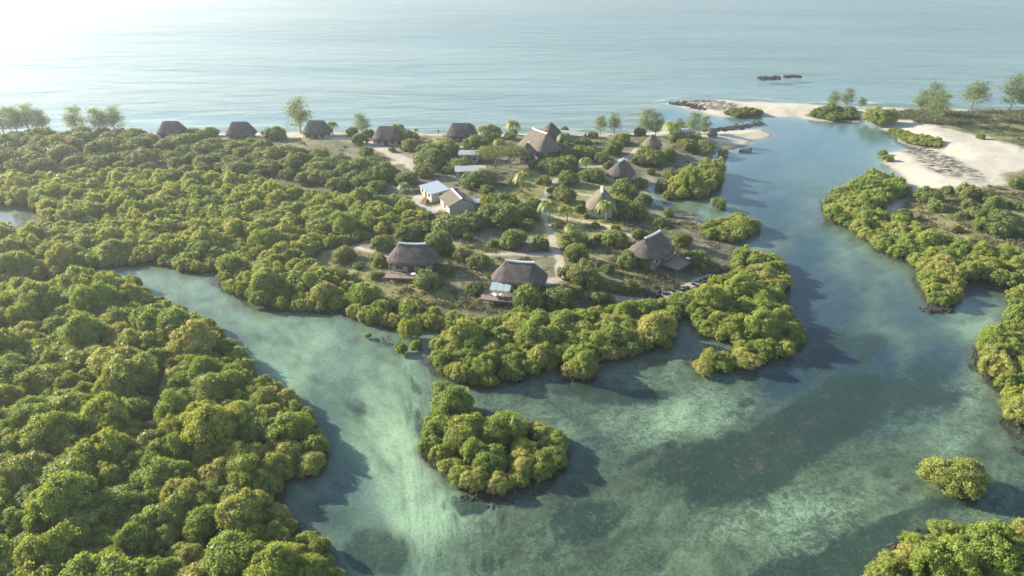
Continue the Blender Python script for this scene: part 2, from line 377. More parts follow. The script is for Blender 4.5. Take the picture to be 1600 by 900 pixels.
def palm(seed, H, L):
    rr = random.Random(seed); tb = MB(); lean = rr.uniform(-.5, .5)
    top = Vector((lean, .2, H)); tb.tube([(0, 0, -.2), (lean * .15, 0, H * .35), (lean * .5, .1, H * .7), top], [.2, .14, .12, .11])
    V = []; F = []; n = 18
    for k in range(n):
        a = 6.283 * k / n + rr.uniform(-.15, .15); up = rr.uniform(.2, 1.1); ll = L * rr.uniform(.8, 1.1); d = Vector((math.cos(a), math.sin(a), 0)); sd = Vector((-d.y, d.x, 0)); pts = []
        for j in range(9):
            t = j / 8; pts.append(top + d * (ll * t * (1 - .18 * t)) + Vector((0, 0, ll * (up * t - (up + .55) * t * t))))
        for j in range(1, 9):
            for q in range(2):
                p = pts[j - 1].lerp(pts[j], q * .5 + .25); tl = (1 - abs((j + q * .5) / 9 - .45) * 1.3) * ll * .27; ax = (pts[j] - pts[j - 1]).normalized()
                for sg in (-1, 1):
                    e = p + sd * sg * tl + ax * tl * .6 + Vector((0, 0, -tl * .45)); w = ax * .11; i0 = len(V)
                    V += [p - w, p + w, e + w * .3, e - w * .3]; F.append((i0, i0 + 1, i0 + 2, i0 + 3))
    V = np.array([v[:] for v in V]); t = np.random.default_rng(seed).uniform(.3, .8, len(F)).repeat(4)
    return np_mesh('fronds', V, [np.array(F)], [L_PALM], False, dict(tone=t, hue=np.zeros(len(V)))), tb.mesh('trunk', BARKG, True)
PALMS = [palm(400 + i, 3.6, 2.5) for i in range(3)]
CTX = []
def plant(kind, parts, x, y, z, sc, rz=None, hz=1.0):
    o = link(kind, None, loc=(x, y, z), rz=random.random() * 6.28 if rz is None else rz, sc=(sc, sc, sc * hz)); o.empty_display_size = .5
    for n, me in parts: link(n, me, o)
    return o

# ------------------------------------------------------------------ seeding stands
def boundary_pts(poly, step, inset):
    out = []
    n = len(poly)
    area = sum(poly[i][0] * poly[(i + 1) % n][1] - poly[(i + 1) % n][0] * poly[i][1] for i in range(n)); sg = 1 if area > 0 else -1
    for i in range(n):
        a, b = poly[i], poly[(i + 1) % n]; L = math.hypot(*(b - a)); nrm = np.array([-(b - a)[1], (b - a)[0]]) / (L + 1e-9) * sg
        k = max(1, int(L / step))
        for j in range(k): out.append(a + (b - a) * (j + .5) / k + nrm * inset)
    return out
def seed_stand(poly, rmin, rmax, sep, rseed, skip=None, edge=True, ymax=None):
    rr = random.Random(rseed); pts = []
    cand = []
    if edge:
        for p in boundary_pts(poly, rmin * 1.1, rmin * .95): cand.append((p[0] + rr.uniform(-.4, .4), p[1] + rr.uniform(-.4, .4), rr.uniform(rmin * .8, rmin * 1.15)))
    x0, y0 = poly.min(0); x1, y1 = poly.max(0)
    na = int((x1 - x0) * (y1 - y0) / (rmin * rmin) * 6)
    for _ in range(na):
        cand.append((rr.uniform(x0, x1), rr.uniform(y0, y1), rr.uniform(rmin, rmax)))
    c = np.array(cand); s = sdf(c[:, 0], c[:, 1], poly); u, v = uv_of(c[:, 0], c[:, 1], 2.0)
    acc = np.zeros((0, 3))
    for i in range(len(c)):
        if s[i] < c[i, 2] * .62: continue
        if not (-260 < u[i] < 1860): continue
        if v[i] > 990: continue
        if skip and any(((u[i] - a) / w) ** 2 + ((v[i] - b) / h) ** 2 < 1 for a, b, w, h in skip): continue
        if len(acc):
            d = np.hypot(acc[:, 0] - c[i, 0], acc[:, 1] - c[i, 1])
            if (d < sep * (acc[:, 2] + c[i, 2])).any(): continue
        acc = np.vstack([acc, c[i]])
    return acc
HOLES = [(15,334,60,26),(-60,325,60,20),(243,616,34,44),(40,608,34,34),(341,412,10,10),(248,377,9,6),(108,418,14,10),(310,312,8,4)]
STANDS = {k: seed_stand(W_M[k], *a) for k, a in dict(
    lower=(1.6,3.4,.60,1,HOLES), upper=(1.6,3.1,.60,2,HOLES), pen=(1.5,2.9,.58,3), islet=(1.7,2.7,.60,4), right=(2.0,3.0,.60,5), east=(2.0,3.0,.62,6), se=(1.9,2.8,.62,7), cove=(2.0,3.4,.56,8), cove2=(1.6,2.6,.56,9), strip=(1.2,1.9,.55,10)).items()}

# ------------------------------------------------------------------ ground sheet (land, lagoon bed, sea bed)
def axis(segs):
    out = []
    for a, b, n in segs: out += list(np.linspace(a, b, n, endpoint=False))
    out.append(segs[-1][1]); return np.array(out)
U = axis([(-3000, -300, 30), (-300, 1900, 980), (1900, 4600, 30)])
V = axis([(-79, -20, 20), (-20, 140, 60), (140, 330, 150), (330, 960, 330), (960, 1500, 20)])
UU, VV = np.meshgrid(U, V)
b_ = (450 - VV) / FPX; t_ = -CAM_H / (-ST + b_ * CT); GX = (UU - 800) / FPX * t_; GY = (CT + b_ * ST) * t_
x, y, u, v = GX.ravel(), GY.ravel(), UU.ravel(), VV.ravel()
F = land_fields(x, y); Z = height(x, y, F); isl, rgt, m_, sea, pool = F; land = np.maximum(isl, rgt)
def blob(lst, wob=1.0, soft=False):
    r = np.zeros(x.shape)
    uu = u + wob * (26 * fbm(x, y, 12, 40) ); vv = v + wob * (14 * fbm(x, y, 12, 50))
    for cx, cy, rx, ry, ang, st in lst:
        c, s = math.cos(R_(ang)), math.sin(R_(ang)); a = ((uu - cx) * c + (vv - cy) * s) / rx; b = (-(uu - cx) * s + (vv - cy) * c) / ry
        r = np.maximum(r, st * (1 - sstep(*((.1, 1.55) if soft else (.65, 1.2)), np.sqrt(a * a + b * b))))
    return r
tw = sstep(620, 800, u); fa = 0.65 * tw + (-0.95) * (1 - tw); fs = x * np.cos(fa) + y * np.sin(fa); fn = -x * np.sin(fa) + y * np.cos(fa)
streak = fbm(fs / 3.5, fn, 4.5, 90, 5); streak2 = fbm(fs / 2.2, fn, 1.6, 95, 4)
def ragged(m, k=.9): return sstep(.16, .55, m * (1 + .25 * streak) + k * m * (1.2 - m) * (.75 * streak + .5 * streak2))
grassb = blob([(1080,720,120,40,-10,.8),(1180,700,130,60,-25,1),(1270,650,110,50,-20,.9),(920,815,85,42,-8,1.0),(1330,860,140,30,-22,.85),(1480,790,70,25,-15,.8),(585,850,60,45,25,.8),(500,800,60,40,20,.45),(660,655,40,30,0,.6),(905,610,80,22,5,.7),(1000,620,90,15,0,.5),
   (1150,620,60,20,0,.2),(820,830,90,50,10,.35),(1050,860,250,60,0,.25),(1450,620,90,60,10,.4),(1300,540,90,45,0,.5),(710,790,40,16,20,.6),(560,540,60,10,20,.3),(640,590,50,8,35,.4),(880,870,200,40,0,.4),(1340,720,120,60,0,.3),(1230,880,120,20,-20,.5),(700,850,30,25,0,.3)], 1.0, True)
deepb = blob([(1330,560,90,60,10,1),(1250,420,60,120,-5,.85),(1290,480,90,90,0,.8),(1210,330,80,60,0,.75),(1420,480,80,50,20,.6),(1450,560,70,90,10,.7),(1180,270,60,60,0,.5),(1270,250,90,60,0,.2),(1230,600,70,45,-20,.8),(1370,640,120,50,0,.5),(930,690,90,14,30,.3),(500,640,40,120,15,.35),(520,790,80,90,20,.45),(860,760,90,25,-10,.3),(1540,450,40,25,0,.7)], 1.0, True)
lightb = blob([(600,700,70,120,-12,1),(660,800,90,50,10,.9),(470,570,90,60,30,.5),(1060,650,130,32,-10,.9),(1480,700,60,120,-15,.5),(1520,500,40,35,0,.9),(1510,590,30,60,10,.8),(1250,790,200,35,-14,.5),(1300,400,25,50,-30,.5),(1180,380,40,15,30,.5),(300,460,60,40,0,.2),(870,665,60,15,20,.6),(1000,810,60,30,0,.4),(1150,850,120,30,-15,.4)], 1.0, True)
redb = blob([(1140,720,60,22,-10,1),(1260,665,50,20,-20,1),(1190,690,60,25,-20,.7),(1040,720,50,25,0,.45)], .8)
# lagoon and sea bed colours (wet sand, weed, tint of deep water painted into the bed)
def C(*a): return np.array(a)[None, :]
def mx(a, b, f): return a + (b - a) * f[:, None]
n1 = fbm(x, y, 5, 20); n2 = fbm(x, y, 22, 21); n3 = fbm(x, y, 1.6, 22); grassb = ragged(grassb); lightb = np.clip(lightb * (.85 - .15 * tw) + .6 * streak * lightb + .25 * streak2 * lightb, 0, 1)
bed = mx((C(.145,.200,.135) * (1 - tw[:, None]) + C(.125,.158,.100) * tw[:, None]) * (1 + .35 * streak[:, None] + .3 * streak2[:, None]), C(.34,.42,.27), np.clip(lightb + .18 * n1, 0, 1))
bed = mx(bed, C(.030,.065,.090), np.clip(deepb * (1.25 + .5 * streak), 0, 1) * .95)
bed = mx(bed, C(.042,.066,.042), np.clip(grassb * (.9 + .7 * streak + .3 * streak2), 0, 1) * .82)
bed = mx(bed, C(.16,.085,.075), np.clip(redb * (streak2 * 1.6 + n3 + .3), 0, 1) * .6)
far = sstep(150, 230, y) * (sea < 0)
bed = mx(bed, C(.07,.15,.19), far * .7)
seaf = sstep(-2, 25, sea)
seac = mx(C(.14,.195,.195) * np.ones((len(x), 1)), C(.065,.14,.17), sstep(10, 420, sea))
seac = mx(seac, C(.02,.11,.15), np.clip(fbm(x / 3, y, 40, 60), 0, 1) * .5)
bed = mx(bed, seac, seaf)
shal = np.exp(-np.clip(-land, 0, 50) / 3.0); bed = mx(bed, C(.32,.31,.24), shal * np.where(m_ > -3, 0, 1) * .8)
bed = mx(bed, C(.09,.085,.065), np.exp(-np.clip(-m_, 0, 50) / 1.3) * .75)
# land
sand = C(.43,.395,.31) * (1 + .12 * n1[:, None] + .10 * n2[:, None]); soil = C(.215,.195,.135) * (1 + .25 * n3[:, None]); straw = C(.25,.24,.085) * (1 + .2 * n1[:, None]); leafl = C(.085,.095,.045) * (1 + .2 * n3[:, None])
gi = blob([(620,440,110,40,0,.8),(740,212,60,14,0,1.2),(690,228,60,10,0,1),(900,345,90,60,0,.9),(940,440,60,40,0,.7),(850,300,60,30,0,.9),(460,215,50,8,0,.8),(560,222,50,7,0,.5),(960,300,40,30,0,.6),(900,250,40,14,0,.3),(985,345,40,16,0,.8),(730,405,60,16,0,.7),(520,410,40,20,0,.6)], .6)
li = mx(soil, leafl, np.clip(.45 + .9 * n1 + .4 * n2, 0, 1) * .8)
li = mx(li, straw, np.clip(gi * (1.0 + .5 * n1), 0, 1))
pth = np.zeros(x.shape); pwx = x + .5 * vnoise(x, y, 3, 70); pwy = y + .5 * vnoise(x, y, 3, 71)
for P_, w in W_PATHS: pth = np.maximum(pth, 1 - sstep(w * .7, w * 1.15, pdist(pwx, pwy, P_)))
li = mx(li, C(.44,.39,.31), pth * np.clip(.85 + .2 * n3, 0, 1))
beach = 1 - sstep(3.0, 7.5, np.where(sea > -14, -sea, 99))
li = mx(li, sand, np.clip(beach, 0, 1))
spitsand = blob([(1150,215,62,14,0,1.5)], .1) * (u > 1095); li = mx(li, sand, np.clip(spitsand, 0, 1))
cove = blob([(1100,240,45,9,0,1),(1020,300,18,30,-20,.9),(1065,335,40,14,10,.8),(1110,360,30,18,20,.5)], .4); li = mx(li, C(.40,.36,.28), np.clip(cove, 0, 1) * .8)
sc1 = sstep(-2, 3, sdf(x + 4 * fbm(x, y, 9, 31), y + 8 * fbm(x, y, 9, 32), SCRUB_R)); sc2 = sstep(-1.5, 2, sdf(x + 3 * fbm(x, y, 7, 33), y + 4 * fbm(x, y, 7, 34), SCRUB_R2))
rl = mx(sand * np.ones((len(x), 1)), mx(leafl, straw * .8, np.clip(.35 + n1, 0, 1)), sc1)
olive = mx(C(.17,.165,.075) * np.ones((len(x), 1)), C(.33,.28,.19), np.clip(n1 * 1.4 - .1 + .3 * n2, 0, 1))
rl = mx(rl, olive, sc2)
li = np.where((rgt > isl)[:, None], rl, li)
wet = 1 - sstep(.02, .22, Z); li = li * (1 - .38 * wet[:, None])
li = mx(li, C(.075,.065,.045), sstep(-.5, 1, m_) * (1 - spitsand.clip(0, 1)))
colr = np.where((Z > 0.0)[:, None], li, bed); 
mudm = (m_ > 0) & (land <= 0); colr[mudm] = (C(.07,.075,.05) * (1 + .3 * n3[mudm, None]))
colr = np.clip(colr, .01, .8)
wrack = blob([(1440,240,36,14,10,1),(1470,262,50,18,25,1.1),(1500,275,40,10,20,.8),(1075,340,40,14,15,1),(1115,372,40,12,30,.9),(1040,322,20,12,0,.7),(1010,455,60,12,-10,.6),(1100,165,60,8,8,1.0)], .4)
spk = np.where(Z < 0, np.clip(grassb * .50 + .16 + tw * .55 * sstep(480, 620, v) + -redb * .35 + .25 * streak - lightb * .25, 0, 1), 0) * (1 - seaf)
gras = np.where(Z > .15, np.clip(1 - pth - beach - spitsand, 0, 1), 0) * np.where(rgt > isl, np.maximum(sc1, sc2), 1)
nu, nv_ = len(U), len(V); ii = np.arange(nu * nv_).reshape(nv_, nu)
fc = np.stack([ii[1:, :-1], ii[1:, 1:], ii[:-1, 1:], ii[:-1, :-1]], -1).reshape(-1, 4)
GM, nt, out = mat('ground')
ca = N(nt, 'ShaderNodeAttribute', attribute_name='col').outputs['Color']; dt = N(nt, 'ShaderNodeAttribute', attribute_name='det').outputs['Color']
sp = N(nt, 'ShaderNodeSeparateColor'); nt.links.new(dt, sp.inputs[0])
obj = N(nt, 'ShaderNodeTexCoord').outputs['Object']
fine = noise(nt, 2.2, 6, .65, obj); c = mixc(nt, mrange(nt, fine, .3, .7, 0, 1), mixc(nt, 1.0, ca, (.78,.78,.80), 'MULTIPLY'), mixc(nt, 1.0, ca, (1.2,1.2,1.18), 'MULTIPLY'))
g2 = noise(nt, 4.5, 4, .7, obj); c = mixc(nt, mathn(nt, 'MULTIPLY', sp.outputs[0], mrange(nt, g2, .42, .62), clamp=True), c, mixc(nt, 1.0, c, (.50,.52,.55), 'MULTIPLY'))
rdg = mathn(nt, 'ABSOLUTE', mathn(nt, 'SUBTRACT', noise(nt, .30, 5, .6, obj, 2.2), .5)); c = mixc(nt, mathn(nt, 'MULTIPLY', mathn(nt, 'SUBTRACT', 1.0, mrange(nt, rdg, 0., .045)), mathn(nt, 'MULTIPLY', sp.outputs[0], .75, clamp=True)), c, mixc(nt, 1.0, c, (.45,.50,.52), 'MULTIPLY'))
wn_ = noise(nt, .75, 9, .72, obj, 1.0); thr = mathn(nt, 'MULTIPLY_ADD', sp.outputs[0], -.23, .62)
f_ = mathn(nt, 'MULTIPLY', mathn(nt, 'MULTIPLY', mathn(nt, 'SUBTRACT', wn_, thr), 9.0, clamp=True), mathn(nt, 'MULTIPLY', sp.outputs[0], .8, clamp=True))
c = mixc(nt, f_, c, (.022,.042,.036))
gn = noise(nt, 3.5, 6, .75, obj); c = mixc(nt, mathn(nt, 'MULTIPLY', mrange(nt, gn, .50, .62), mathn(nt, 'MULTIPLY', sp.outputs[1], .75)), c, (.055,.070,.025))
mp = N(nt, 'ShaderNodeMapping'); mp.inputs['Scale'].default_value = (.5, 1.1, 1); mp.inputs['Rotation'].default_value = (0, 0, .5); nt.links.new(obj, mp.inputs[0])
kn = noise(nt, .9, 8, .75, mp.outputs[0], .8); c = mixc(nt, mathn(nt, 'MULTIPLY', mrange(nt, kn, .45, .52), sp.outputs[2], clamp=True), c, (.035,.03,.026))
p = N(nt, 'ShaderNodeBsdfPrincipled', i_Roughness=.9); p.inputs['Specular IOR Level'].default_value = .15; nt.links.new(c, p.inputs['Base Color'])
bn = N(nt, 'ShaderNodeBump', i_Strength=.5, i_Distance=.12); nt.links.new(mathn(nt, 'ADD', gn, fine), bn.inputs['Height']); nt.links.new(bn.outputs[0], p.inputs['Normal'])
nt.links.new(p.outputs[0], out.inputs[0])
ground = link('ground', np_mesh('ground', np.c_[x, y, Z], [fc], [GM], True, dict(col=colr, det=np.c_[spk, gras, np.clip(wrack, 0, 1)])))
tag(ground, kind='structure')

# ------------------------------------------------------------------ water sheet
U2 = axis([(-3000, -300, 20), (-300, 1900, 275), (1900, 4600, 20)]); V2 = axis([(-79, -20, 20), (-20, 140, 40), (140, 225, 90), (225, 960, 180), (960, 1500, 10)])
UU, VV = np.meshgrid(U2, V2); b_ = (450 - VV) / FPX; t_ = -CAM_H / (-ST + b_ * CT); wx_ = ((UU - 800) / FPX * t_).ravel(); wy_ = ((CT + b_ * ST) * t_).ravel()
s_ = sdf(wx_, wy_, W_SEA); seam = sstep(-6, 12, s_)
nu, nv_ = len(U2), len(V2); ii = np.arange(nu * nv_).reshape(nv_, nu); fc = np.stack([ii[1:, :-1], ii[1:, 1:], ii[:-1, 1:], ii[:-1, :-1]], -1).reshape(-1, 4)
WM, nt, out = mat('water')
sa = N(nt, 'ShaderNodeAttribute', attribute_name='sea').outputs['Fac']; obj = N(nt, 'ShaderNodeTexCoord').outputs['Object']
mp = N(nt, 'ShaderNodeMapping'); mp.inputs['Scale'].default_value = (.35, 1, 1); mp.inputs['Rotation'].default_value = (0, 0, -.08); nt.links.new(obj, mp.inputs[0])
sw = noise(nt, .075, 3, .5, mp.outputs[0], .6); md = noise(nt, .32, 5, .6, mp.outputs[0], .4); rp = noise(nt, 1.6, 3, .55, obj)
wind = mrange(nt, noise(nt, .012, 3, .5, mp.outputs[0]), .35, .65, .35, 1.3)
hh = mathn(nt, 'ADD', mathn(nt, 'MULTIPLY', mathn(nt, 'MULTIPLY', sa, wind), mathn(nt, 'MULTIPLY_ADD', sw, 1.9, mathn(nt, 'MULTIPLY', md, .44))), mathn(nt, 'MULTIPLY', rp, mathn(nt, 'MULTIPLY_ADD', sa, -.005, .03)))
bn = N(nt, 'ShaderNodeBump', i_Strength=1.0, i_Distance=1.0); nt.links.new(hh, bn.inputs['Height'])
gl = N(nt, 'ShaderNodeBsdfGlossy', i_Roughness=.12, distribution='BECKMANN'); nt.links.new(bn.outputs[0], gl.inputs['Normal'])
nt.links.new(mrange(nt, sa, 0, 1, .07, .09), gl.inputs['Roughness'])
tp = N(nt, 'ShaderNodeBsdfTransparent'); tp.inputs[0].default_value = (.90, .99, .96, 1)
vd = N(nt, 'ShaderNodeVectorMath', operation='DOT_PRODUCT'); nt.links.new(bn.outputs[0], vd.inputs[0]); nt.links.new(N(nt, 'ShaderNodeNewGeometry').outputs['Incoming'], vd.inputs[1])
ct_ = mathn(nt, 'SUBTRACT', 1.0, mathn(nt, 'ABSOLUTE', vd.outputs['Value']), clamp=True); fr = mathn(nt, 'MINIMUM', mathn(nt, 'MULTIPLY_ADD', mathn(nt, 'POWER', ct_, 5.0), .98, .02, clamp=True), mrange(nt, sa, 0, 1, .9, .30))
mxs = N(nt, 'ShaderNodeMixShader'); nt.links.new(fr, mxs.inputs[0]); nt.links.new(tp.outputs[0], mxs.inputs[1]); nt.links.new(gl.outputs[0], mxs.inputs[2]); foam = N(nt, 'ShaderNodeAttribute', attribute_name='foam').outputs['Fac']; fd = N(nt, 'ShaderNodeBsdfDiffuse'); fd.inputs[0].default_value = (.75, .78, .76, 1)
fm = N(nt, 'ShaderNodeMixShader'); nt.links.new(mathn(nt, 'MULTIPLY', foam, mrange(nt, noise(nt, .5, 5, .7, mp.outputs[0]), .42, .58), clamp=True), fm.inputs[0]); nt.links.new(mxs.outputs[0], fm.inputs[1]); nt.links.new(fd.outputs[0], fm.inputs[2]); nt.links.new(fm.outputs[0], out.inputs[0])
ff = land_fields(wx_, wy_); dl = -np.maximum(ff[0], ff[1]); foamv = np.exp(-((dl - .6) / 1.3) ** 2) * seam * .9 + np.exp(-((dl - 7 - 3 * vnoise(wx_, wy_, 30, 3)) / 1.2) ** 2) * sstep(-.1, .5, vnoise(wx_, wy_, 14, 8)) * seam * .7
water = link('water', np_mesh('water', np.c_[wx_, wy_, np.zeros(len(wx_))], [fc], [WM], True, dict(sea=seam, foam=foamv))); tag(water, kind='structure')

# ------------------------------------------------------------------ haze
HM, nt, out = mat('haze'); pv = N(nt, 'ShaderNodeVolumePrincipled'); pv.inputs['Color'].default_value = (.93, .96, 1, 1); pv.inputs['Density'].default_value = .00025; pv.inputs['Anisotropy'].default_value = .5
nt.links.new(pv.outputs[0], out.inputs['Volume'])
haze = MB().box(-17500, 17500, 5, 9000, -14, 64).build('haze', HM); haze.location.y = -60; tag(haze, kind='stuff')

# ------------------------------------------------------------------ building materials
def thatch_mat(name, c1, c2):
    m, nt, out = mat(name)
    a = N(nt, 'ShaderNodeAttribute', attribute_name='arc').outputs['Fac']; s = N(nt, 'ShaderNodeAttribute', attribute_name='slope').outputs['Fac']
    cb = N(nt, 'ShaderNodeCombineXYZ'); nt.links.new(mathn(nt, 'MULTIPLY', a, 5.0), cb.inputs[0]); nt.links.new(mathn(nt, 'MULTIPLY', s, .9), cb.inputs[1])
    n1 = noise(nt, 1.2, 6, .7, cb.outputs[0]); n2 = noise(nt, .6, 5, .65, N(nt, 'ShaderNodeTexCoord').outputs['Object'])
    c = mixc(nt, mrange(nt, n1, .3, .7), c1, c2); c = mixc(nt, mrange(nt, n2, .45, .7, 0, .55), c, (.19,.17,.145))
    p = N(nt, 'ShaderNodeBsdfPrincipled', i_Roughness=.95); p.inputs['Specular IOR Level'].default_value = .1; nt.links.new(c, p.inputs['Base Color'])
    bn = N(nt, 'ShaderNodeBump', i_Strength=.9, i_Distance=.12); nt.links.new(n1, bn.inputs['Height']); nt.links.new(bn.outputs[0], p.inputs['Normal'])
    nt.links.new(p.outputs[0], out.inputs[0]); return m
THATCH = thatch_mat('palm_thatch', (.125,.105,.092), (.065,.055,.052)); THATCH2 = thatch_mat('weathered_thatch', (.19,.165,.125), (.11,.093,.07))
PLASTER = simple('lime_plaster', (.42,.39,.34), .85, .18, 1.2); PLASTER2 = simple('cream_plaster', (.55,.49,.38), .85, .15, 1.2)
CAP = simple('cement_cap', (.66,.66,.66), .6, .2, 2); TIN = simple('metal_sheet_roof', (.38,.43,.47), .45, .15, .8); TIN2 = simple('sheet_roof_grey', (.36,.37,.36), .7, .3, .8)
WOOD = simple('weathered_timber', (.27,.21,.16), .85, .4, 3); DARKW = simple('dark_timber', (.10,.075,.06), .8, .4, 3)
GLASS = simple('dark_pane', (.035,.04,.045), .25, .2, 1); STONE = simple('dark_coral_rock', (.022,.021,.020), .95, .5, 1.5, bump=1.)
BLOCK = simple('concrete_block', (.36,.37,.37), .9, .25, 1.5); CANVAS = simple('blue_grey_canvas', (.30,.38,.40), .8, .15, 1); CUSH = simple('pale_green_cushion', (.62,.74,.68), .8, .08, 2)
HULL = simple('boat_hull_wood', (.16,.12,.09), .7, .35, 3); WHITE = simple('white_paint', (.78,.78,.76), .5, .08, 2); RED = simple('red_cloth', (.55,.07,.05), .8, .2, 3)
SHIRT = simple('dark_shirt', (.06,.07,.10), .8, .2, 3); SKIN = simple('skin', (.17,.10,.07), .6, .1, 3)
CTX = []
def roof_mesh(a, b, rl, ze, zr, p=3.2, thick=.32, n=72, m=9, seed=0, mat_=None):
    rng = np.random.default_rng(seed); ph = np.linspace(0, 2 * np.pi, n, endpoint=False); c, s = np.cos(ph), np.sin(ph)
    ex = a * np.sign(c) * np.abs(c) ** (2 / p); ey = b * np.sign(s) * np.abs(s) ** (2 / p); rx = np.clip(ex * 1.05, -rl, rl)
    arc = np.concatenate([[0], np.cumsum(np.hypot(np.diff(ex), np.diff(ey)))]); V = []; A = []; S = []
    for j in range(m):
        t = j / (m - 1); wob = 1 + .012 * rng.normal(size=n) * (j > 0)
        X = rx + (ex - rx) * t * wob; Y = ey * t * wob; zz = zr - (zr - ze) * (.86 * t + .14 * t * t) + (.05 + .07 * (j == m - 1)) * rng.normal(size=n) * (j > 0) + .10 * np.sin(ph * 3 + seed) * np.sin(np.pi * t)
        V.append(np.c_[X, Y, zz]); A.append(arc); S.append(np.full(n, t * 5))
    for k, (sc, dz) in enumerate(((.985, -thick), (.80, -thick + .35))):
        V.append(np.c_[rx + (ex - rx) * sc, ey * sc, np.full(n, ze + dz + (.02 * rng.normal(size=n)))]); A.append(arc); S.append(np.full(n, 5.5 + k))
    V = np.concatenate(V); i = np.arange(len(V)).reshape(-1, n); nx = np.roll(i, -1, 1)
    F = np.stack([i[1:], nx[1:], nx[:-1], i[:-1]], -1).reshape(-1, 4)[:, ::-1]
    return np_mesh('roof', V, [F], [mat_ or THATCH], True, dict(arc=np.concatenate(A), slope=np.concatenate(S)))
def window(parent, cx, cy, z, w, h, axis, sg, door=False):
    """a framed opening standing proud of a wall; axis = wall normal axis ('x' or 'y'), sg its sign"""
    def bx(b, u0, u1, d0, d1, z0, z1):
        if axis == 'y': b.box(cx + u0, cx + u1, min(cy + sg * d0, cy + sg * d1), max(cy + sg * d0, cy + sg * d1), z0, z1)
        else: b.box(min(cx + sg * d0, cx + sg * d1), max(cx + sg * d0, cx + sg * d1), cy + u0, cy + u1, z0, z1)
    f = MB(); e = .09
    bx(f, -w / 2 - e, -w / 2, -.02, .09, z, z + h); bx(f, w / 2, w / 2 + e, -.02, .09, z, z + h); bx(f, -w / 2 - e, w / 2 + e, -.02, .09, z + h, z + h + e)
    if not door: bx(f, -w / 2 - e, w / 2 + e, -.02, .12, z - e, z); bx(f, -.03, .03, .012, .07, z, z + h)
    o = f.build('door' if door else 'window', WOOD, parent); g = MB(); bx(g, -w / 2, w / 2, -.02, .01, z, z + h); g.build('door_panel' if door else 'pane', DARKW if door else GLASS, o); return o
def cap_mesh(rl, z, w=.32, sag=.18):
    b = MB(); n = 9; V = []
    for i in range(n):
        t = -1 + 2 * i / (n - 1); zz = z + sag * (t * t) * .8
        V += [(t * rl, -w, zz - .16), (t * rl, -w * .55, zz + .06), (t * rl, 0, zz + .12), (t * rl, w * .55, zz + .06), (t * rl, w, zz - .16)]
    F = [(i * 5 + k, (i + 1) * 5 + k, (i + 1) * 5 + k + 1, i * 5 + k + 1) for i in range(n - 1) for k in range(4)]
    F += [(0, 1, 2, 3, 4), tuple((n - 1) * 5 + k for k in (4, 3, 2, 1, 0))]
    return b.add(V, F).mesh('ridge_cap', CAP)
def hut(u, v, zr, rot, label, a=5.4, b=4.1, rl=2.6, ze=2.2, cap=True, deck=None, p=3.0, seed=1, cat='hut', group=None, rm=None, wall=PLASTER, awn=False, wins=True, name='thatched_hut', posts=True):
    x, y, _ = at(u, v, zr); g = float(height([x], [y])[0]); x, y, _ = at(u, v, zr + g)
    o = tag(link(name, None, loc=(x, y, g), rz=R_(rot)), label, cat, group)
    link('roof', roof_mesh(a, b, rl, ze, zr, p, seed=seed, mat_=rm), o)
    if cap: link('ridge_cap', cap_mesh(rl + .25, zr + .1), o)
    wa, wb = a * .74, b * .70
    w = MB().box(-wa, wa, -wb, wb, -.4, ze + .25).build('wall', wall, o)
    if wins:
        for q in (-.62, .62): window(w, q * wa, -wb, .9, 1.1, 1.0, 'y', -1)
        window(w, 0, -wb, 0.02, 1.2, 2.0, 'y', -1, True)
        for s in (-1, 1): window(w, s * wa, 0, .9, 1.0, 1.0, 'x', s)
        for q in (-.5, .5): window(w, q * wa, wb, .9, 1.0, 1.0, 'y', 1)
    if posts:
        for q in (-.85, -.3, .3, .85): MB().tube([(q * a * .93, -b * .88, -.4), (q * a * .93, -b * .88, ze + .05)], .09).build('post', WOOD, o)
    if deck:
        x0, x1, y0, y1, z = deck; d = MB()
        k = x0
        while k < x1 - .05: d.box(k, min(k + .27, x1), y0, y1, z - .08, z); k += .29
        d.box(x0 + .05, x1 - .05, y0 + .05, y0 + .2, z - .3, z - .085); d.box(x0 + .05, x1 - .05, y1 - .3, y1 - .15, z - .3, z - .085)
        dk = d.build('deck', WOOD, o); l = MB()
        for i in range(5):
            for yy in (y0 + .15, (y0 + y1) / 2): l.box(x0 + .1 + (x1 - x0 - .3) * i / 4, x0 + .25 + (x1 - x0 - .3) * i / 4, yy, yy + .14, -1.2, z - .3)
        l.build('deck_supports', WOOD, dk)
        rp = MB()
        for i in range(3): xx = x0 + .2 + (x1 - x0 - .5) * i / 2; rp.box(xx, xx + .08, y0 + .06, y0 + .14, z, z + .9)
        rp.box(x0 + .2, x1 - .22, y0 + .07, y0 + .13, z + .9, z + .96); rp.build('railing', WOOD, dk)
    if awn:
        M = Matrix.Translation((-a * .52, -b - .7, 1.95)) @ Matrix.Rotation(R_(14), 4, 'X')
        an = MB(); 
        for i in range(3): an.box(-1.9 + i * 1.28, -.66 + i * 1.28, -1.1, 1.15, 0, .05, M)
        an = an.build('awning', CANVAS, o)
        for sx in (-1.8, 1.8): MB().tube([(-a * .52 + sx, -b - 1.75, 0), (-a * .52 + sx, -b - 1.75, 1.7)], .05).build('awning_pole', WOOD, an)
    CTX.append((x, y, None, name)); return o

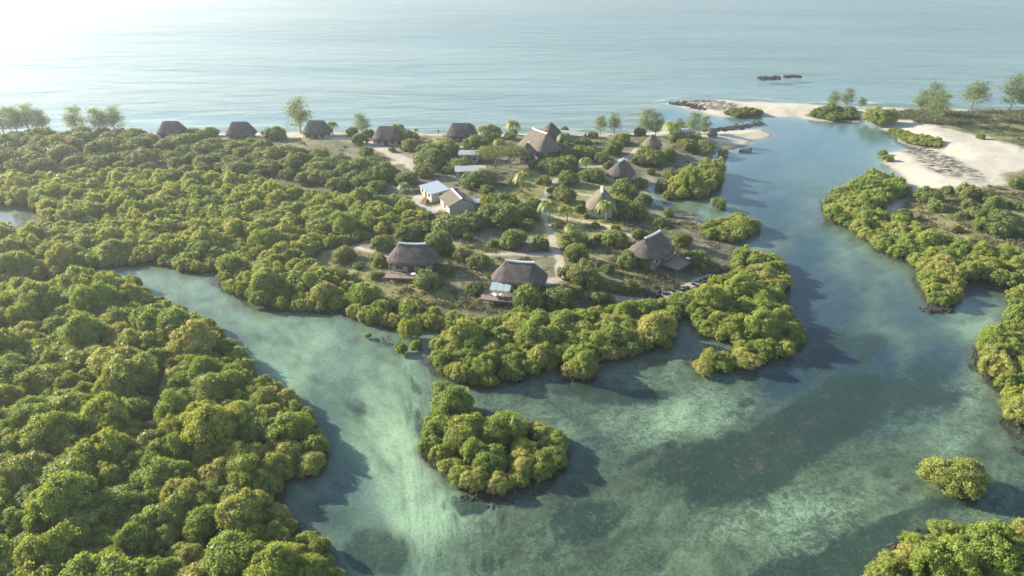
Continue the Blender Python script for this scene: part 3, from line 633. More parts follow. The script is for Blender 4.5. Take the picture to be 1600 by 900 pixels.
def lounger(x, y, z, rz, label):
    o = tag(link('sun_lounger', None, loc=(x, y, z), rz=rz), label, 'sun lounger', 'loungers on the deck'); f = MB()
    f.box(-.34, .34, -1, 1, .26, .32); f.build('frame', WOOD, o); MB().box(-.32, .32, -1, .25, .322, .43).build('cushion', CUSH, o)
    M = Matrix.Translation((0, .25, .33)) @ Matrix.Rotation(R_(38), 4, 'X'); MB().box(-.32, .32, 0, .8, .0, .11, M).build('backrest', CUSH, o)
    for sx in (-.28, .22):
        for sy in (-.9, .8): MB().box(sx, sx + .06, sy, sy + .06, 0, .26).build('leg', WOOD, o)
    return o

# ------------------------------------------------------------------ huts
S = 'seaside hut with grey hipped thatch, '
hut(266, 189, 5.9, 0, 'hazy grey thatched hut on the beach dune, farthest left of the seaside row', seed=1, rl=2.5, a=5.0, b=3.8, cap=False, group='thatched huts along the beach', name='thatched_hut')
hut(374, 190, 5.9, 0, 'grey thatched beach hut, second from the left in the seaside row', seed=2, rl=2.5, a=5.0, b=3.8, cap=False, group='thatched huts along the beach')
hut(494, 188, 6.0, -3, 'grey thatched beach hut just right of the tall round casuarina tree', seed=3, rl=2.6, a=5.0, b=3.8, cap=False, group='thatched huts along the beach')
hut(604, 197, 5.8, -3, 'small grey thatched beach hut where the sandy track forks', seed=4, rl=2.5, a=4.8, cap=False, group='thatched huts along the beach')
hut(721, 192, 6.0, -2, 'long grey thatched beach hut behind the yellow-green lawn', seed=5, rl=2.9, a=5.4, b=3.8, cap=False, group='thatched huts along the beach')
hut(843.5, 205, 7.4, -57, 'large brown thatched lodge with steep hipped roof and white ridge', a=6.8, b=5.0, rl=3.7, ze=2.4, p=5, seed=6, rm=THATCH2, cat='lodge', name='thatched_lodge')
hut(861, 191, 8.0, 0, 'tall conical grey thatched roof rising behind the large lodge', a=5.0, b=5.0, rl=.15, ze=3.0, cap=False, p=2, seed=7, cat='round hut', name='round_hut')
hut(824, 223, 5.6, 0, 'small conical hut with white tip in front of the large lodge', a=3.0, b=3.0, rl=.15, ze=2.6, p=2, seed=8, cat='round hut', name='round_hut')
hut(1020, 210, 5.6, 0, 'conical brown thatched hut beside the dark palm near the lagoon beach', a=3.2, b=3.2, rl=.2, ze=2.4, p=2, seed=9, rm=THATCH2, cat='round hut', name='round_hut')
hut(971, 251, 5.6, 64, 'thatched hut with short slanting white ridge nearest the round conical hut', seed=10, a=4.5, b=3.7, rl=1.9, rm=THATCH, p=2.6)
hut(941, 297, 5.8, 84, 'brown thatched hut with upright white ridge and white walls beside palms', seed=11, a=4.8, b=3.8, rl=2.1, rm=THATCH2, p=2.8)
hC = hut(1020, 367, 5.5, 46, 'dark thatched hut with curved bright ridge and deck on the lagoon side', seed=12, a=5.1, b=4.1, rl=2.5, p=2.5, deck=(-1.5, 4.5, -7.4, -3.4, .5))
hA = hut(644, 381, 5.2, -4, 'greyish thatched hut with deck above the mangroves, left of the other front huts', seed=13, a=5.2, b=3.7, rl=2.5, p=3, deck=(-4.8, 1.8, -5.8, -2.9, .35))
hB = hut(812, 409, 5.3, -11, 'thatched hut with blue-grey awning, deck and two pale loungers', seed=14, a=5.3, b=3.8, rl=2.6, p=3, deck=(-6.2, 1.2, -7.2, -2.9, .45), awn=True)
def local(o, x, y, z): return Matrix.Translation(o.location) @ Matrix.Rotation(o.rotation_euler.z, 4, 'Z') @ Vector((x, y, z))
for dx, rz, lb in ((-3.4, .25, 'pale green lounger on the deck, nearest the awning'), (-2.1, .2, 'pale green lounger on the deck, farther right beside the big bush')):
    q = local(hB, dx, -5.9, .46); lounger(q.x, q.y, q.z, hB.rotation_euler.z + math.pi + rz + .5, lb)
# small furniture on the other decks
def table(x, y, z, label, mt=WHITE, r=.5):
    o = tag(link('deck_table', None, loc=(x, y, z)), label, 'table')
    t = MB(); t.tube([(0, 0, .68), (0, 0, .74)], r, 16); t.build('table_top', mt, o); MB().tube([(0, 0, 0), (0, 0, .68)], .06, 6).build('pedestal', WOOD, o)
q = local(hA, 1.0, -5.2, .36); table(q.x, q.y, q.z, 'small white round table at the right end of the grey hut deck')
q = local(hC, 3.6, -6.6, .51); table(q.x, q.y, q.z, 'small white round table on the lagoon side deck')

# ------------------------------------------------------------------ service buildings
def flat_building(u, v, z, rot, lx, ly, hz, label, roofm, wallm, cat='building', slope=.25, over=.35, name='flat_roofed_building', wins=((-1, 'x'),), group=None):
    x, y, _ = at(u, v, z); g = float(height([x], [y])[0]); o = tag(link(name, None, loc=(x, y, g), rz=R_(rot)), label, cat, group)
    w = MB().box(-lx / 2, lx / 2, -ly / 2, ly / 2, -.4, hz).build('wall', wallm, o)
    M = Matrix.Translation((0, 0, hz + .12)) @ Matrix.Rotation(slope / ly, 4, 'X'); r = MB().box(-lx / 2 - over, lx / 2 + over, -ly / 2 - over, ly / 2 + over, .04, .16, M)
    k = -lx / 2 - over + .3
    while k < lx / 2 + over - .1: r.box(k, k + .06, -ly / 2 - over, ly / 2 + over, .16, .20, M); k += .6
    r.build('roof', roofm, o)
    window(w, 0, -ly / 2, .02, .9, min(1.9, hz - .25), 'y', -1, True); window(w, -lx * .3, -ly / 2, .85, .9, min(.9, hz - 1.1), 'y', -1); window(w, lx * .3, -ly / 2, .85, .9, min(.9, hz - 1.1), 'y', -1)
    for s in (-1, 1): window(w, s * lx / 2, ly * .05, .85, .8, min(.9, hz - 1.1), 'x', s)
    CTX.append((x, y, None, name)); return o
wb = flat_building(679, 302, 2.1, -62, 7.6, 4.8, 2.0, 'white building with pale blue-grey metal roof beside a paved yard', TIN, PLASTER2, slope=.5, name='metal_roofed_building')
q = local(wb, 3.2, -3.4, 0)
o = tag(MB().box(-.5, .5, -.35, .35, 0, .7).tube([(-.4, -.3, .7), (.1, 0, 1.0), (.45, .2, .75)], [.2, .3, .15]).build('red_bundle', RED, loc=(q.x, q.y, float(height([q.x], [q.y])[0])), rz=.4), 'small red bundle against the wall of the metal roofed building', 'bundle')
# gable annexe
def gable(u, v, zr, rot, lx, ly, ze, label, mt):
    x, y, _ = at(u, v, zr); g = float(height([x], [y])[0]); o = tag(link('gabled_shed', None, loc=(x, y, g), rz=R_(rot)), label, 'shed')
    w = MB(); hx, hy = lx / 2 - .3, ly / 2 - .3; w.box(-hx, hx, -hy, hy, -.4, ze)
    for s in (-hx, hx): w.add([(s - .08, -hy, ze), (s - .08, hy, ze), (s - .08, 0, zr - .25), (s + .08, -hy, ze), (s + .08, hy, ze), (s + .08, 0, zr - .25)], [(0, 2, 1), (3, 4, 5), (0, 3, 5, 2), (1, 2, 5, 4)])
    w = w.build('wall', PLASTER, o); rng = np.random.default_rng(3); V = []; A = []; Sx = []; n = 30; m = 7
    for top in (0, 1):
        for j in range(-m, m + 1):
            for i in range(n):
                V.append((-lx / 2 + lx * i / (n - 1), ly / 2 * j / m, zr - (zr - ze + .1) * abs(j) / m - top * .22 + rng.normal() * .015)); A.append(i * lx / n); Sx.append(abs(j) / m * 5)
    k = np.arange(2 * (2 * m + 1) * n).reshape(2, 2 * m + 1, n); F = []
    for t in (0, 1): 
        q = np.stack([k[t, :-1, :-1], k[t, :-1, 1:], k[t, 1:, 1:], k[t, 1:, :-1]], -1).reshape(-1, 4); F.append(q if t == 0 else q[:, ::-1])
    for a_, b_ in ((k[0, 0], k[1, 0]), (k[0, -1], k[1, -1]), (k[0, :, 0], k[1, :, 0]), (k[0, :, -1], k[1, :, -1])): F.append(np.stack([a_[:-1], b_[:-1], b_[1:], a_[1:]], -1))
    link('roof', np_mesh('roof', np.array(V), [np.concatenate(F)], [mt], False, dict(arc=A, slope=Sx)), o); link('ridge_cap', cap_mesh(lx / 2, zr + .1, .25, 0), o)
    window(w, 0, -hy, .02, 1, 1.7, 'y', -1, True); CTX.append((x, y, None, 'gabled_shed')); return o
gable(714, 311, 3.4, -68, 8.4, 7.0, 1.9, 'brown gabled shed with white ridge joined to the right of the metal roofed building', THATCH2)
flat_building(733, 246, 2.6, 0, 5.6, 3.4, 2.4, 'grey concrete block building half hidden between round bushes', TIN2, BLOCK, name='block_building')
flat_building(735, 271, 2.2, 4, 8.0, 4.2, 1.9, 'low grey flat roofed shed behind the large dark bush', TIN2, BLOCK, name='low_shed')
flat_building(893, 214, 2.8, -20, 8, 4, 2.4, 'flat pale roofed building to the right of the tall cone', TIN2, PLASTER, name='white_building')
flat_building(1066, 208, 2.8, -4, 8, 4, 2.2, 'pale walled beach pavilion behind small casuarinas at the lagoon mouth', TIN2, BLOCK, name='beach_pavilion')
def canopy(u, v, z, rot, lx, ly, label, mt, tilt=0, legs=True, name='shade_canopy'):
    x, y, _ = at(u, v, z); g = float(height([x], [y])[0]); o = tag(link(name, None, loc=(x, y, g), rz=R_(rot)), label, 'canopy'); h = z - g
    M = Matrix.Translation((0, 0, h)) @ Matrix.Rotation(R_(tilt), 4, 'X'); MB().box(-lx / 2, lx / 2, -ly / 2, ly / 2, -.03, .05, M).build('roof_panel', mt, o)
    for sx in (-1, 1):
        for sy in (-1, 1): MB().box(sx * lx * .44 - .05, sx * lx * .44 + .05, sy * ly * .42 - .05, sy * ly * .42 + .05, -.3, h - .04 + sy * ly * .42 * math.sin(R_(tilt)) - .02).build('post', WOOD, o)
canopy(745, 262, 2.6, 12, 3.0, 1.8, 'small cream slanted panel roof in front of the grey block building', PLASTER2, 20)
canopy(745, 314, 2.3, 15, 2.0, 1.6, 'small bright white panel roof between the brown shed and the yellow bush', WHITE, 25)
canopy(722, 229, 2.2, 5, 2.2, 1.6, 'tiny cream panel roof above the grey block building', PLASTER2, 5)
canopy(872, 213, 4.2, -20, 6.0, 5.0, 'pale blue sheet roof joining the lodge to the tall cone', TIN, -12)
hut(1113, 203, 2.6, 0, 'low thatched sunshade on the white sand spit', a=2.0, b=1.6, rl=1.0, ze=1.3, cap=False, p=2.5, seed=20, cat='sunshade', name='thatched_sunshade', rm=THATCH2, wins=False, wall=WOOD, posts=False)
# paved yard beside the metal roofed building
yx, yy, _ = at(667, 322, 1.2); g = float(height([yx], [yy])[0])
tag(MB().box(-4.2, 4.2, -3.2, 3.2, -.4, .12).build('paved_yard', BLOCK, loc=(yx, yy, g), rz=R_(-30)), kind='structure')

# ------------------------------------------------------------------ boats and rocks
def boat(u, v, L, Wd, rz, label, hm, inner=HULL, name='boat', stern=True):
    x, y, _ = at(u, v, 0); g = max(0., float(height([x], [y])[0])); o = tag(link(name, None, loc=(x, y, g - .12), rz=rz), label, 'boat'); n = 13; V = []; F = []
    prof = []
    for i in range(n):
        t = -1 + 2 * i / (n - 1); w = Wd / 2 * (1 - abs(t) ** 2.4) ** .8 + .03; sh = .62 + .35 * t * t * (1.3 if t > 0 else .8); prof.append((t * L / 2, w, sh))
        for yy, zz in ((-w, sh), (-w * .85, sh * .45), (-w * .35, .05), (0, -.05), (w * .35, .05), (w * .85, sh * .45), (w, sh)): V.append((t * L / 2, yy, zz))
    for i in range(n - 1):
        for k in range(6): a = i * 7 + k; F.append((a, a + 7, a + 8, a + 1))
    m0 = len(V)
    for xx, w, sh in prof:
        for yy, zz in ((-w * .88, sh - .03), (-w * .7, sh * .5), (0, .14), (w * .7, sh * .5), (w * .88, sh - .03)): V.append((xx * .97, yy, zz))
    for i in range(n - 1):
        for k in range(4): a = m0 + i * 5 + k; F.append((a + 1, a + 6, a + 5, a))
        F.append((i * 7, m0 + i * 5, m0 + i * 5 + 5, i * 7 + 7)); F.append((i * 7 + 13, m0 + i * 5 + 9, m0 + i * 5 + 4, i * 7 + 6))
    MB().add(V, F).build('hull', hm, o, True)
    gw = MB()
    for sd in (-1, 1): gw.tube([(a_, sd * b_, c_ + .02) for a_, b_, c_ in prof], .05, 5)
    gw.build('gunwale', PLASTER, o)
    for t in (-.45, 0, .4): MB().box(t * L / 2 - .1, t * L / 2 + .1, -Wd * .4, Wd * .4, .5, .55).build('thwart', WOOD, o)
    MB().tube([(L * .22, 0, .1), (L * .24, 0, 1.9)], [.06, .03]).build('mast', WOOD, o) if stern else None
    return o
boat(1165, 236, 5.2, 1.8, .35, 'dark wooden boat afloat near the white sand spit', HULL)
boat(1088, 240, 3.4, .8, -.35, 'slender white canoe drawn up on the shaded lagoon beach', WHITE, stern=False, name='canoe')
boat(1044, 224, 2.2, .8, .3, 'tiny white dinghy beside the conical hut by the beach', WHITE, stern=False, name='dinghy')
def rocks(name, spots, label, cat, seed, kind=None):
    rng = np.random.default_rng(seed); Vs = []; Fs = []; n = 0
    for x, y, r in spots:
        v = ICO2[0] * r * rng.uniform(.7, 1.3, 3) * [1, 1, .6] * (1 + .2 * rng.normal(size=(len(ICO2[0]), 1)) * .6); a = rng.random() * 6; ca_, sa_ = math.cos(a), math.sin(a)
        v = v @ np.array([[ca_, sa_, 0], [-sa_, ca_, 0], [0, 0, 1]]); v += [x, y, max(float(height([x], [y])[0]), -.3) + r * .12]; Vs.append(v); Fs.append(ICO2[1] + n); n += len(v)
    o = link(name, np_mesh(name, np.concatenate(Vs), [np.concatenate(Fs)], [STONE], False)); tag(o, label, cat, kind=kind); return o
rr = random.Random(5)
def along(pts, n, wd, r0, r1):
    out = []
    for _ in range(n):
        k = rr.randrange(len(pts) - 1); t = rr.random(); u = pts[k][0] + (pts[k + 1][0] - pts[k][0]) * t; v = pts[k][1] + (pts[k + 1][1] - pts[k][1]) * t; x, y, _ = at(u, v); out.append((x + rr.gauss(0, wd * .5), y + rr.gauss(0, wd), rr.uniform(r0, r1)))
    return out
rocks('reef_rock', along([(1188,122),(1202,122),(1216,121)], 40, 1.2, .8, 1.5), 'black reef rock breaking the sea surface, the larger one on the left', 'reef', 1)
rocks('reef_rock', along([(1230,120),(1248,119)], 22, 1.0, .6, 1.3), 'black reef rock breaking the sea surface, the smaller one on the right', 'reef', 2)
rocks('breakwater_rocks', along([(1104,205),(1135,202),(1165,197),(1192,192)], 260, 1.3, .35, .85), 'line of dark rocks guarding the white sand spit', 'rocks', 3, 'stuff')
rocks('shore_rocks', along([(1048,162),(1070,165),(1100,173)], 150, 1.6, .25, .7) + along([(1060,159),(1130,161)], 40, 1.2, .2, .5), 'dark rocks scattered at the tip of the far sandy point', 'rocks', 4, 'stuff')
rocks('shore_rocks', along([(700,772),(780,788),(850,764),(886,725)], 60, .3, .08, .2) + along([(1440,484),(1490,486)], 30, .4, .2, .5) + along([(1590,700),(1600,705)], 12, .3, .2, .5), 'brown rocks along the waterline of the islets', 'rocks', 5, 'stuff')
rocks('embankment_rocks', along([(1000,470),(1060,455),(1105,438),(1130,424)], 90, .5, .2, .45), 'grey stones of the curved bank behind the front mangroves', 'rocks', 6, 'stuff')

# ------------------------------------------------------------------ plants
def ground_z(x, y): return float(height([x], [y])[0])
NAMED = []     # (object, x, y, r, kind word, category, group)
def put_bush(u, v, w, kind='bush', meshes=None, z=1.1, hz=None, parts=('foliage', 'stem')):
    r = w * .43 / pxm(v + 8); x, y, _ = at(u, v, z * min(r, 3) / 2 + .8); g = max(ground_z(x, y), -.05); me = (meshes or BUSH)[random.randrange(len(meshes or BUSH))]
    o = plant(kind, [(parts[0], me), (parts[1], random.choice(BUSH_TR))], x, y, g, r / 2.25, hz=hz or random.uniform(.85, 1.15) * (1.0 if r < 3.2 else .8)); NAMED.append([o, x, y, r]); return o
VILLAGE = [(430,212,40),(455,245,50),(496,245,45),(527,255,46),(562,222,26),(572,242,28),(550,205,22),(575,208,20),(632,217,45),(612,237,14),(631,236,12),(670,240,42),(698,236,50),(672,256,55),(665,271,38),(720,261,38),(745,286,60),(760,302,30),(575,265,60),(600,275,50),(545,268,40),
 (770,207,30),(745,228,45),(765,222,35),(797,215,22),(802,205,15),(882,200,16),(907,210,22),(927,210,18),(972,220,32),(957,235,35),(912,242,45),(912,227,30),(855,240,26),(835,259,24),(862,262,50),(885,260,45),(925,275,42),(887,282,36),(1012,230,30),(1017,247,50),(1042,242,34),(1000,250,30),(1017,266,15),(1000,206,20),(975,297,50),(882,310,38),(985,332,55),(970,322,36),(917,340,13),(930,355,16),(961,360,16),
 (762,288,26),(792,325,45),(788,345,60),(822,335,38),(835,323,30),(765,342,48),(825,357,26),(1072,227,36),(1098,228,46),(897,378,44),(960,378,42),(935,375,18),(900,402,40),(845,386,30),(802,378,46),(980,412,38),(1010,413,32),(912,432,58),(888,432,34),(982,445,34),(955,448,25),(1065,378,36),(1090,405,42),(998,370,25),(825,466,56),(872,463,56),(537,395,42),(487,412,26),(525,425,38),(600,385,38),(595,410,28),(685,387,48),(640,367,42),(722,402,32),(665,438,46),(702,358,66),(748,412,40),(742,452,30),(660,357,40),(735,352,44),(640,230,30),(590,222,18),(850,250,24),(940,250,26),(805,285,26),(850,285,26),(1050,268,30),(1035,285,28),(1000,282,28),(1005,310,30),(950,262,18),(755,245,30),(700,270,20),(810,240,22),(780,235,24),(1045,300,22),(885,245,30),(1058,217,28),(1084,219,24),(585,430,20),(560,415,18),(700,425,22),(770,385,20),(870,355,18),(905,330,20),(925,385,18),(950,425,22),(860,300,16),(730,375,20),(1030,350,22),(1045,330,20),(900,455,26),(935,462,26)]
for t in VILLAGE: put_bush(*t, kind='coastal_bush')
SCR = [(1452,306,50),(1464,323,42),(1413,333,35),(1512,306,45),(1539,314,30),(1554,321,35),(1512,323,30),(1524,338,38),(1569,347,70),(1533,356,40),(1560,363,50),(1593,368,28),(1495,359,26),(1584,326,25),(1532,216,18),(1590,290,30),(1480,300,26),(1545,330,30),(1500,340,26)]
for t in SCR: put_bush(t[0], t[1], t[2] * .82, kind='coastal_bush')
yb = put_bush(765, 318, 32, 'yellow_bush', [YELLB]); NAMED.pop(); tag(yb, 'bright yellow-green bush right of the brown gabled shed', 'bush')
# lone mangroves standing in the water
def lone(u, v, w, label, hz=1.0, me=None):
    r = w / 2 / pxm(v); x, y, _ = at(u, v + w * .22, 0); o = plant('mangrove_tree', [('crown', me or MANG_HI[int(u) % 5]), ('trunk', MANG_TR[int(u) % 3])], x, y, max(ground_z(x, y), -.2), r / 3.05, hz=hz); tag(o, label, 'mangrove'); return o
lone(1490, 738, 84, 'solitary low mangrove in shallow water at right, above the corner thicket', .6)
lone(640, 522, 30, 'small upright mangrove off the bank, tallest of its trio', 1.5); lone(627, 545, 20, 'tiny pale round mangrove at the left foot of a taller one', 1.1); lone(650, 540, 18, 'tiny dark mangrove at the right foot of a taller one', 1.1)
lone(706, 632, 68, 'bright green mangrove rising at the back of the round islet', .95)
lone(907, 570, 50, 'rounded bright mangrove standing in front of the peninsula edge', 1.05); lone(1022, 520, 56, 'bright green mangrove alone beside the shaded inlet', 1.1)
lone(1122, 318, 22, 'small round mangrove by the channel between two larger clumps', .9); lone(1379, 240, 14, 'upper of two tiny mangroves off the seaweed flat', .8); lone(1386, 249, 16, 'lower of two tiny mangroves off the seaweed flat', .8)
lone(1129, 239, 16, 'small dark round mangrove beside the moored boat', .9); lone(1371, 186, 44, 'wide olive mangrove at the far head of the lagoon', .75); lone(575, 524, 10, 'tiny sapling in the water left of the dead twigs', 1.0)
lone(1100, 570, 36, 'low mangrove at the pointed tip of the peninsula spur', .6); lone(1128, 566, 38, 'low mangrove second from the tip of the peninsula spur', .65); lone(1162, 560, 44, 'low mangrove third from the tip of the peninsula spur', .7)

# stands: the 300 that show largest as trees, the rest one mass
ST_LABEL = dict(lower=('mangrove crowded in the big foreground forest left of the channel', 'mangroves of the foreground forest'), upper=('mangrove packed in the sunlit forest between the creek and the dunes', 'mangroves of the upper forest'),
  pen=('mangrove of the belt fringing the hut peninsula', 'mangroves fringing the hut peninsula'), islet=('mangrove crowded on the round islet in the channel', 'mangroves on the round islet'), right=('mangrove of the strip along the far side of the right channel', 'mangroves along the right channel'),
  east=('mangrove of the thicket at the right edge of the picture', 'mangroves at the right edge'), se=('mangrove of the thicket in the bottom right corner', 'mangroves in the bottom right corner'), cove=('mangrove of the big round clump beside the tidal pool', 'mangroves beside the tidal pool'),
  cove2=('mangrove of the low clump below the tidal pool', 'mangroves below the tidal pool'), strip=('mangrove of the slim row along the white beach', 'mangroves along the white beach'))
PLACE = dict(lower='of the big foreground forest', upper='of the forest between creek and dunes', pen='of the belt fringing the hut peninsula', islet='of the round islet', right='of the strip along the right channel', east='of the thicket at the right picture edge',
  se='of the thicket in the bottom right corner', cove='of the big clump beside the tidal pool', cove2='of the low clump below the tidal pool', strip='of the slim row along the white beach')
ALL = []
for k, acc in STANDS.items():
    zz = height(acc[:, 0], acc[:, 1]); uu_, vv_ = uv_of(acc[:, 0], acc[:, 1], 2.5)
    for i in range(len(acc)):
        sz = acc[i, 2] * pxm(vv_[i]); inn = -10 < uu_[i] < 1610 and vv_[i] < 905
        ALL.append((sz if inn else -1, k, *acc[i], max(zz[i], -.1), vv_[i]))
STAG = []
ALL.sort(key=lambda t: -t[0]); rest = []
HZ = dict(lower=1.0, upper=.95, pen=.95, islet=.9, right=.9, east=.9, se=1.0, cove=1.15, cove2=.8, strip=.8)
src = []
for i, (sz, k, x_, y_, r, z_, vv1) in enumerate(ALL):
    hz = HZ[k] * random.uniform(.72, 1.3)
    if i < 288:
        o = plant('mangrove_tree', [('crown', MANG_HI[i % 5] if i < 280 else MANG_ME[i % 4]), ('trunk', MANG_TR[i % 3])], x_, y_, z_, r / 3, hz=hz); STAG.append((o, k, x_, y_, r, vv1, hz / HZ[k]))
    else: rest.append((x_, y_, z_, r / 3, hz))
# finer labels: by shoreline, by clearing, by picture edge; the tallest and the broadest of a stand by name
for k in STANDS:
    L = [t for t in STAG if t[1] == k]
    if not L: continue
    P2 = np.array([(t[2], t[3]) for t in L]); dshore = sdf(P2[:, 0], P2[:, 1], W_M[k]); uu2, vv2 = uv_of(P2[:, 0], P2[:, 1], 2.5); base, grp = ST_LABEL[k]
    where = PLACE[k]; ends = [(int(np.argmin(uu2)), 'leftmost'), (int(np.argmax(uu2)), 'rightmost'), (int(np.argmin(vv2)), 'farthest back'), (int(np.argmax(vv2)), 'nearest')]; named = {}
    if len(L) > 3:
        for i, w in ends: named.setdefault(i, w)
    for i, (o, _, a, b, r, vb, hq) in enumerate(L):
        zone = ''; look = ('broad' if r > 2.9 else 'narrow' if r < 2.15 else 'medium') + (' tall' if hq > 1.1 else ' low' if hq < .9 else '')
        if k == 'lower':
            hole = [n for n, (hx, hy) in (('beside the small pond near the channel', (243, 590)), ('beside the little pond at the left edge', (40, 585))) if math.hypot((uu2[i] - hx) / 60, (vv2[i] - hy) / 45) < 1]
            zone = hole[0] if hole else 'overhanging the channel' if dshore[i] < 4.2 and uu2[i] > 200 else 'cut by the bottom picture edge' if vv2[i] > 860 else 'touching the left picture edge' if uu2[i] < 40 else 'in the bottom left quarter of it' if vv2[i] > 700 else 'in the far part of it' if vv2[i] < 560 else 'in the middle of it'
        elif k == 'upper': zone = 'overhanging the creek' if dshore[i] < 4.5 and vv2[i] > 380 else 'just below the hut village' if uu2[i] > 380 else 'in the back rows' if vv2[i] < 340 else 'in the middle rows'
        elif k == 'pen': zone = 'along the right channel shore' if uu2[i] > 1130 else 'facing the round islet' if 660 < uu2[i] < 860 else 'on the creek side' if uu2[i] <= 660 else 'in the middle stretch'
        elif k == 'islet': zone = 'on its sunlit left half' if uu2[i] < 770 else 'on its right half'
        if i in named: tag(o, f'{named[i]} mangrove ' + where, 'mangrove', grp)
        else: tag(o, look + ' mangrove ' + where + (', ' + zone if zone else ''), 'mangrove', grp)
rest = np.array(rest)
pm = bpy.data.meshes.new('mangrove_forest'); pm.vertices.add(len(rest)); pm.vertices.foreach_set('co', rest[:, :3].astype(np.float32).ravel())
a_ = pm.attributes.new('scl', 'FLOAT_VECTOR', 'POINT'); a_.data.foreach_set('vector', np.c_[rest[:, 3], rest[:, 3], rest[:, 3] * rest[:, 4]].astype(np.float32).ravel())
forest = link('mangrove_forest', pm); tag(forest, kind='stuff')
def scatter(o, meshes, name):
    """geometry nodes for stuff only: one of several crowns on every point"""
    ng = bpy.data.node_groups.new(name, 'GeometryNodeTree'); ng.interface.new_socket('Geometry', in_out='INPUT', socket_type='NodeSocketGeometry'); ng.interface.new_socket('Geometry', in_out='OUTPUT', socket_type='NodeSocketGeometry')
    gi = ng.nodes.new('NodeGroupInput'); go = ng.nodes.new('NodeGroupOutput'); ip = ng.nodes.new('GeometryNodeInstanceOnPoints'); jn = ng.nodes.new('GeometryNodeJoinGeometry')
    for s in meshes:
        oi = ng.nodes.new('GeometryNodeObjectInfo'); oi.inputs['Object'].default_value = s; oi.inputs['As Instance'].default_value = True; oi.transform_space = 'ORIGINAL'; ng.links.new(oi.outputs['Geometry'], jn.inputs[0])
    ip.inputs['Pick Instance'].default_value = True
    rv = ng.nodes.new('FunctionNodeRandomValue'); rv.data_type = 'FLOAT_VECTOR'; rv.inputs[0].default_value = (0, 0, 0); rv.inputs[1].default_value = (0, 0, 6.283)
    at_ = ng.nodes.new('GeometryNodeInputNamedAttribute'); at_.data_type = 'FLOAT_VECTOR'; at_.inputs[0].default_value = 'scl'
    ng.links.new(gi.outputs[0], ip.inputs['Points']); ng.links.new(jn.outputs[0], ip.inputs['Instance']); ng.links.new(rv.outputs[0], ip.inputs['Rotation']); ng.links.new(at_.outputs[0], ip.inputs['Scale']); ng.links.new(ip.outputs[0], go.inputs[0])
    md = o.modifiers.new('scatter', 'NODES'); md.node_group = ng
def first_using(me):
    for o in COL.objects:
        if o.data == me: return o
for me in MANG_ME:
    o = first_using(me)
    if o is None: print('no user', me.name)
    src.append(o)
scatter(forest, [s for s in src if s], 'forest_scatter')

# dune and spit bushes
ACC = []
def stand_bush(poly, rmin, rmax, sep, sd, label, group, hz=1.0, edge=False, kind='coastal_bush', meshes=None, skip=None):
    acc = seed_stand(poly, rmin, rmax, sep, sd, edge=edge, skip=skip)
    for i, (x_, y_, r) in enumerate(acc):
        u_, v_ = uv_of(x_, y_, 1.)
        if not -20 < u_ < 1620: continue
        o = plant(kind, [('foliage', (meshes or BUSH)[i % 5]), ('stem', BUSH_TR[i % 2])], x_, y_, max(ground_z(x_, y_), -.05), r / 2.25, hz=hz * random.uniform(.8, 1.2)); ACC.append((o, u_, v_, group))
    L = [t for t in ACC if t[3] == group]; nm = {}
    for f, w in ((lambda t: t[1], 'leftmost'), (lambda t: -t[1], 'rightmost'), (lambda t: -t[2], 'nearest'), (lambda t: t[2], 'farthest')):
        if len(L) > 4: nm.setdefault(id(min(L, key=f)[0]), w)
    for o, u_, v_, _ in L:
        w = nm.get(id(o)); z = ''
        if group == 'bushes on the dune slope': z = ', ' + ('below the leftmost hazy casuarinas' if u_ < 100 else 'below the twin casuarinas' if u_ < 220 else 'below the two leftmost huts' if u_ < 430 else 'along the sandy track')
        sz = '' if w else ('large ' if o.scale[0] > 1.65 else 'small ' if o.scale[0] < 1.25 else 'medium ')
        tag(o, (w + ' ' if w else '') + sz + label + ('' if w else z), 'bush', group)
    return acc
SK = [(494,212,60,9),(374,210,36,9),(266,210,36,9),(604,215,26,10),(340,222,70,7),(250,225,40,5),(450,215,60,8)]
acc = stand_bush(DUNE_L, 2.4, 4.2, .80, 21, 'dusky bush of the dune slope', 'bushes on the dune slope', .78, skip=SK); print('dune', len(acc))
acc = stand_bush(W_SPIT, 1.8, 2.8, .5, 22, 'rounded bush of the low row on the far sandy point', 'bushes on the far sandy point', .8, True); print(len(acc))
acc = stand_bush(W_MOUND, 1.8, 3.0, .5, 23, 'bush covering the dark mound at the head of the lagoon', 'bushes on the lagoon mound', .8, True, meshes=BUSH); print(len(acc))

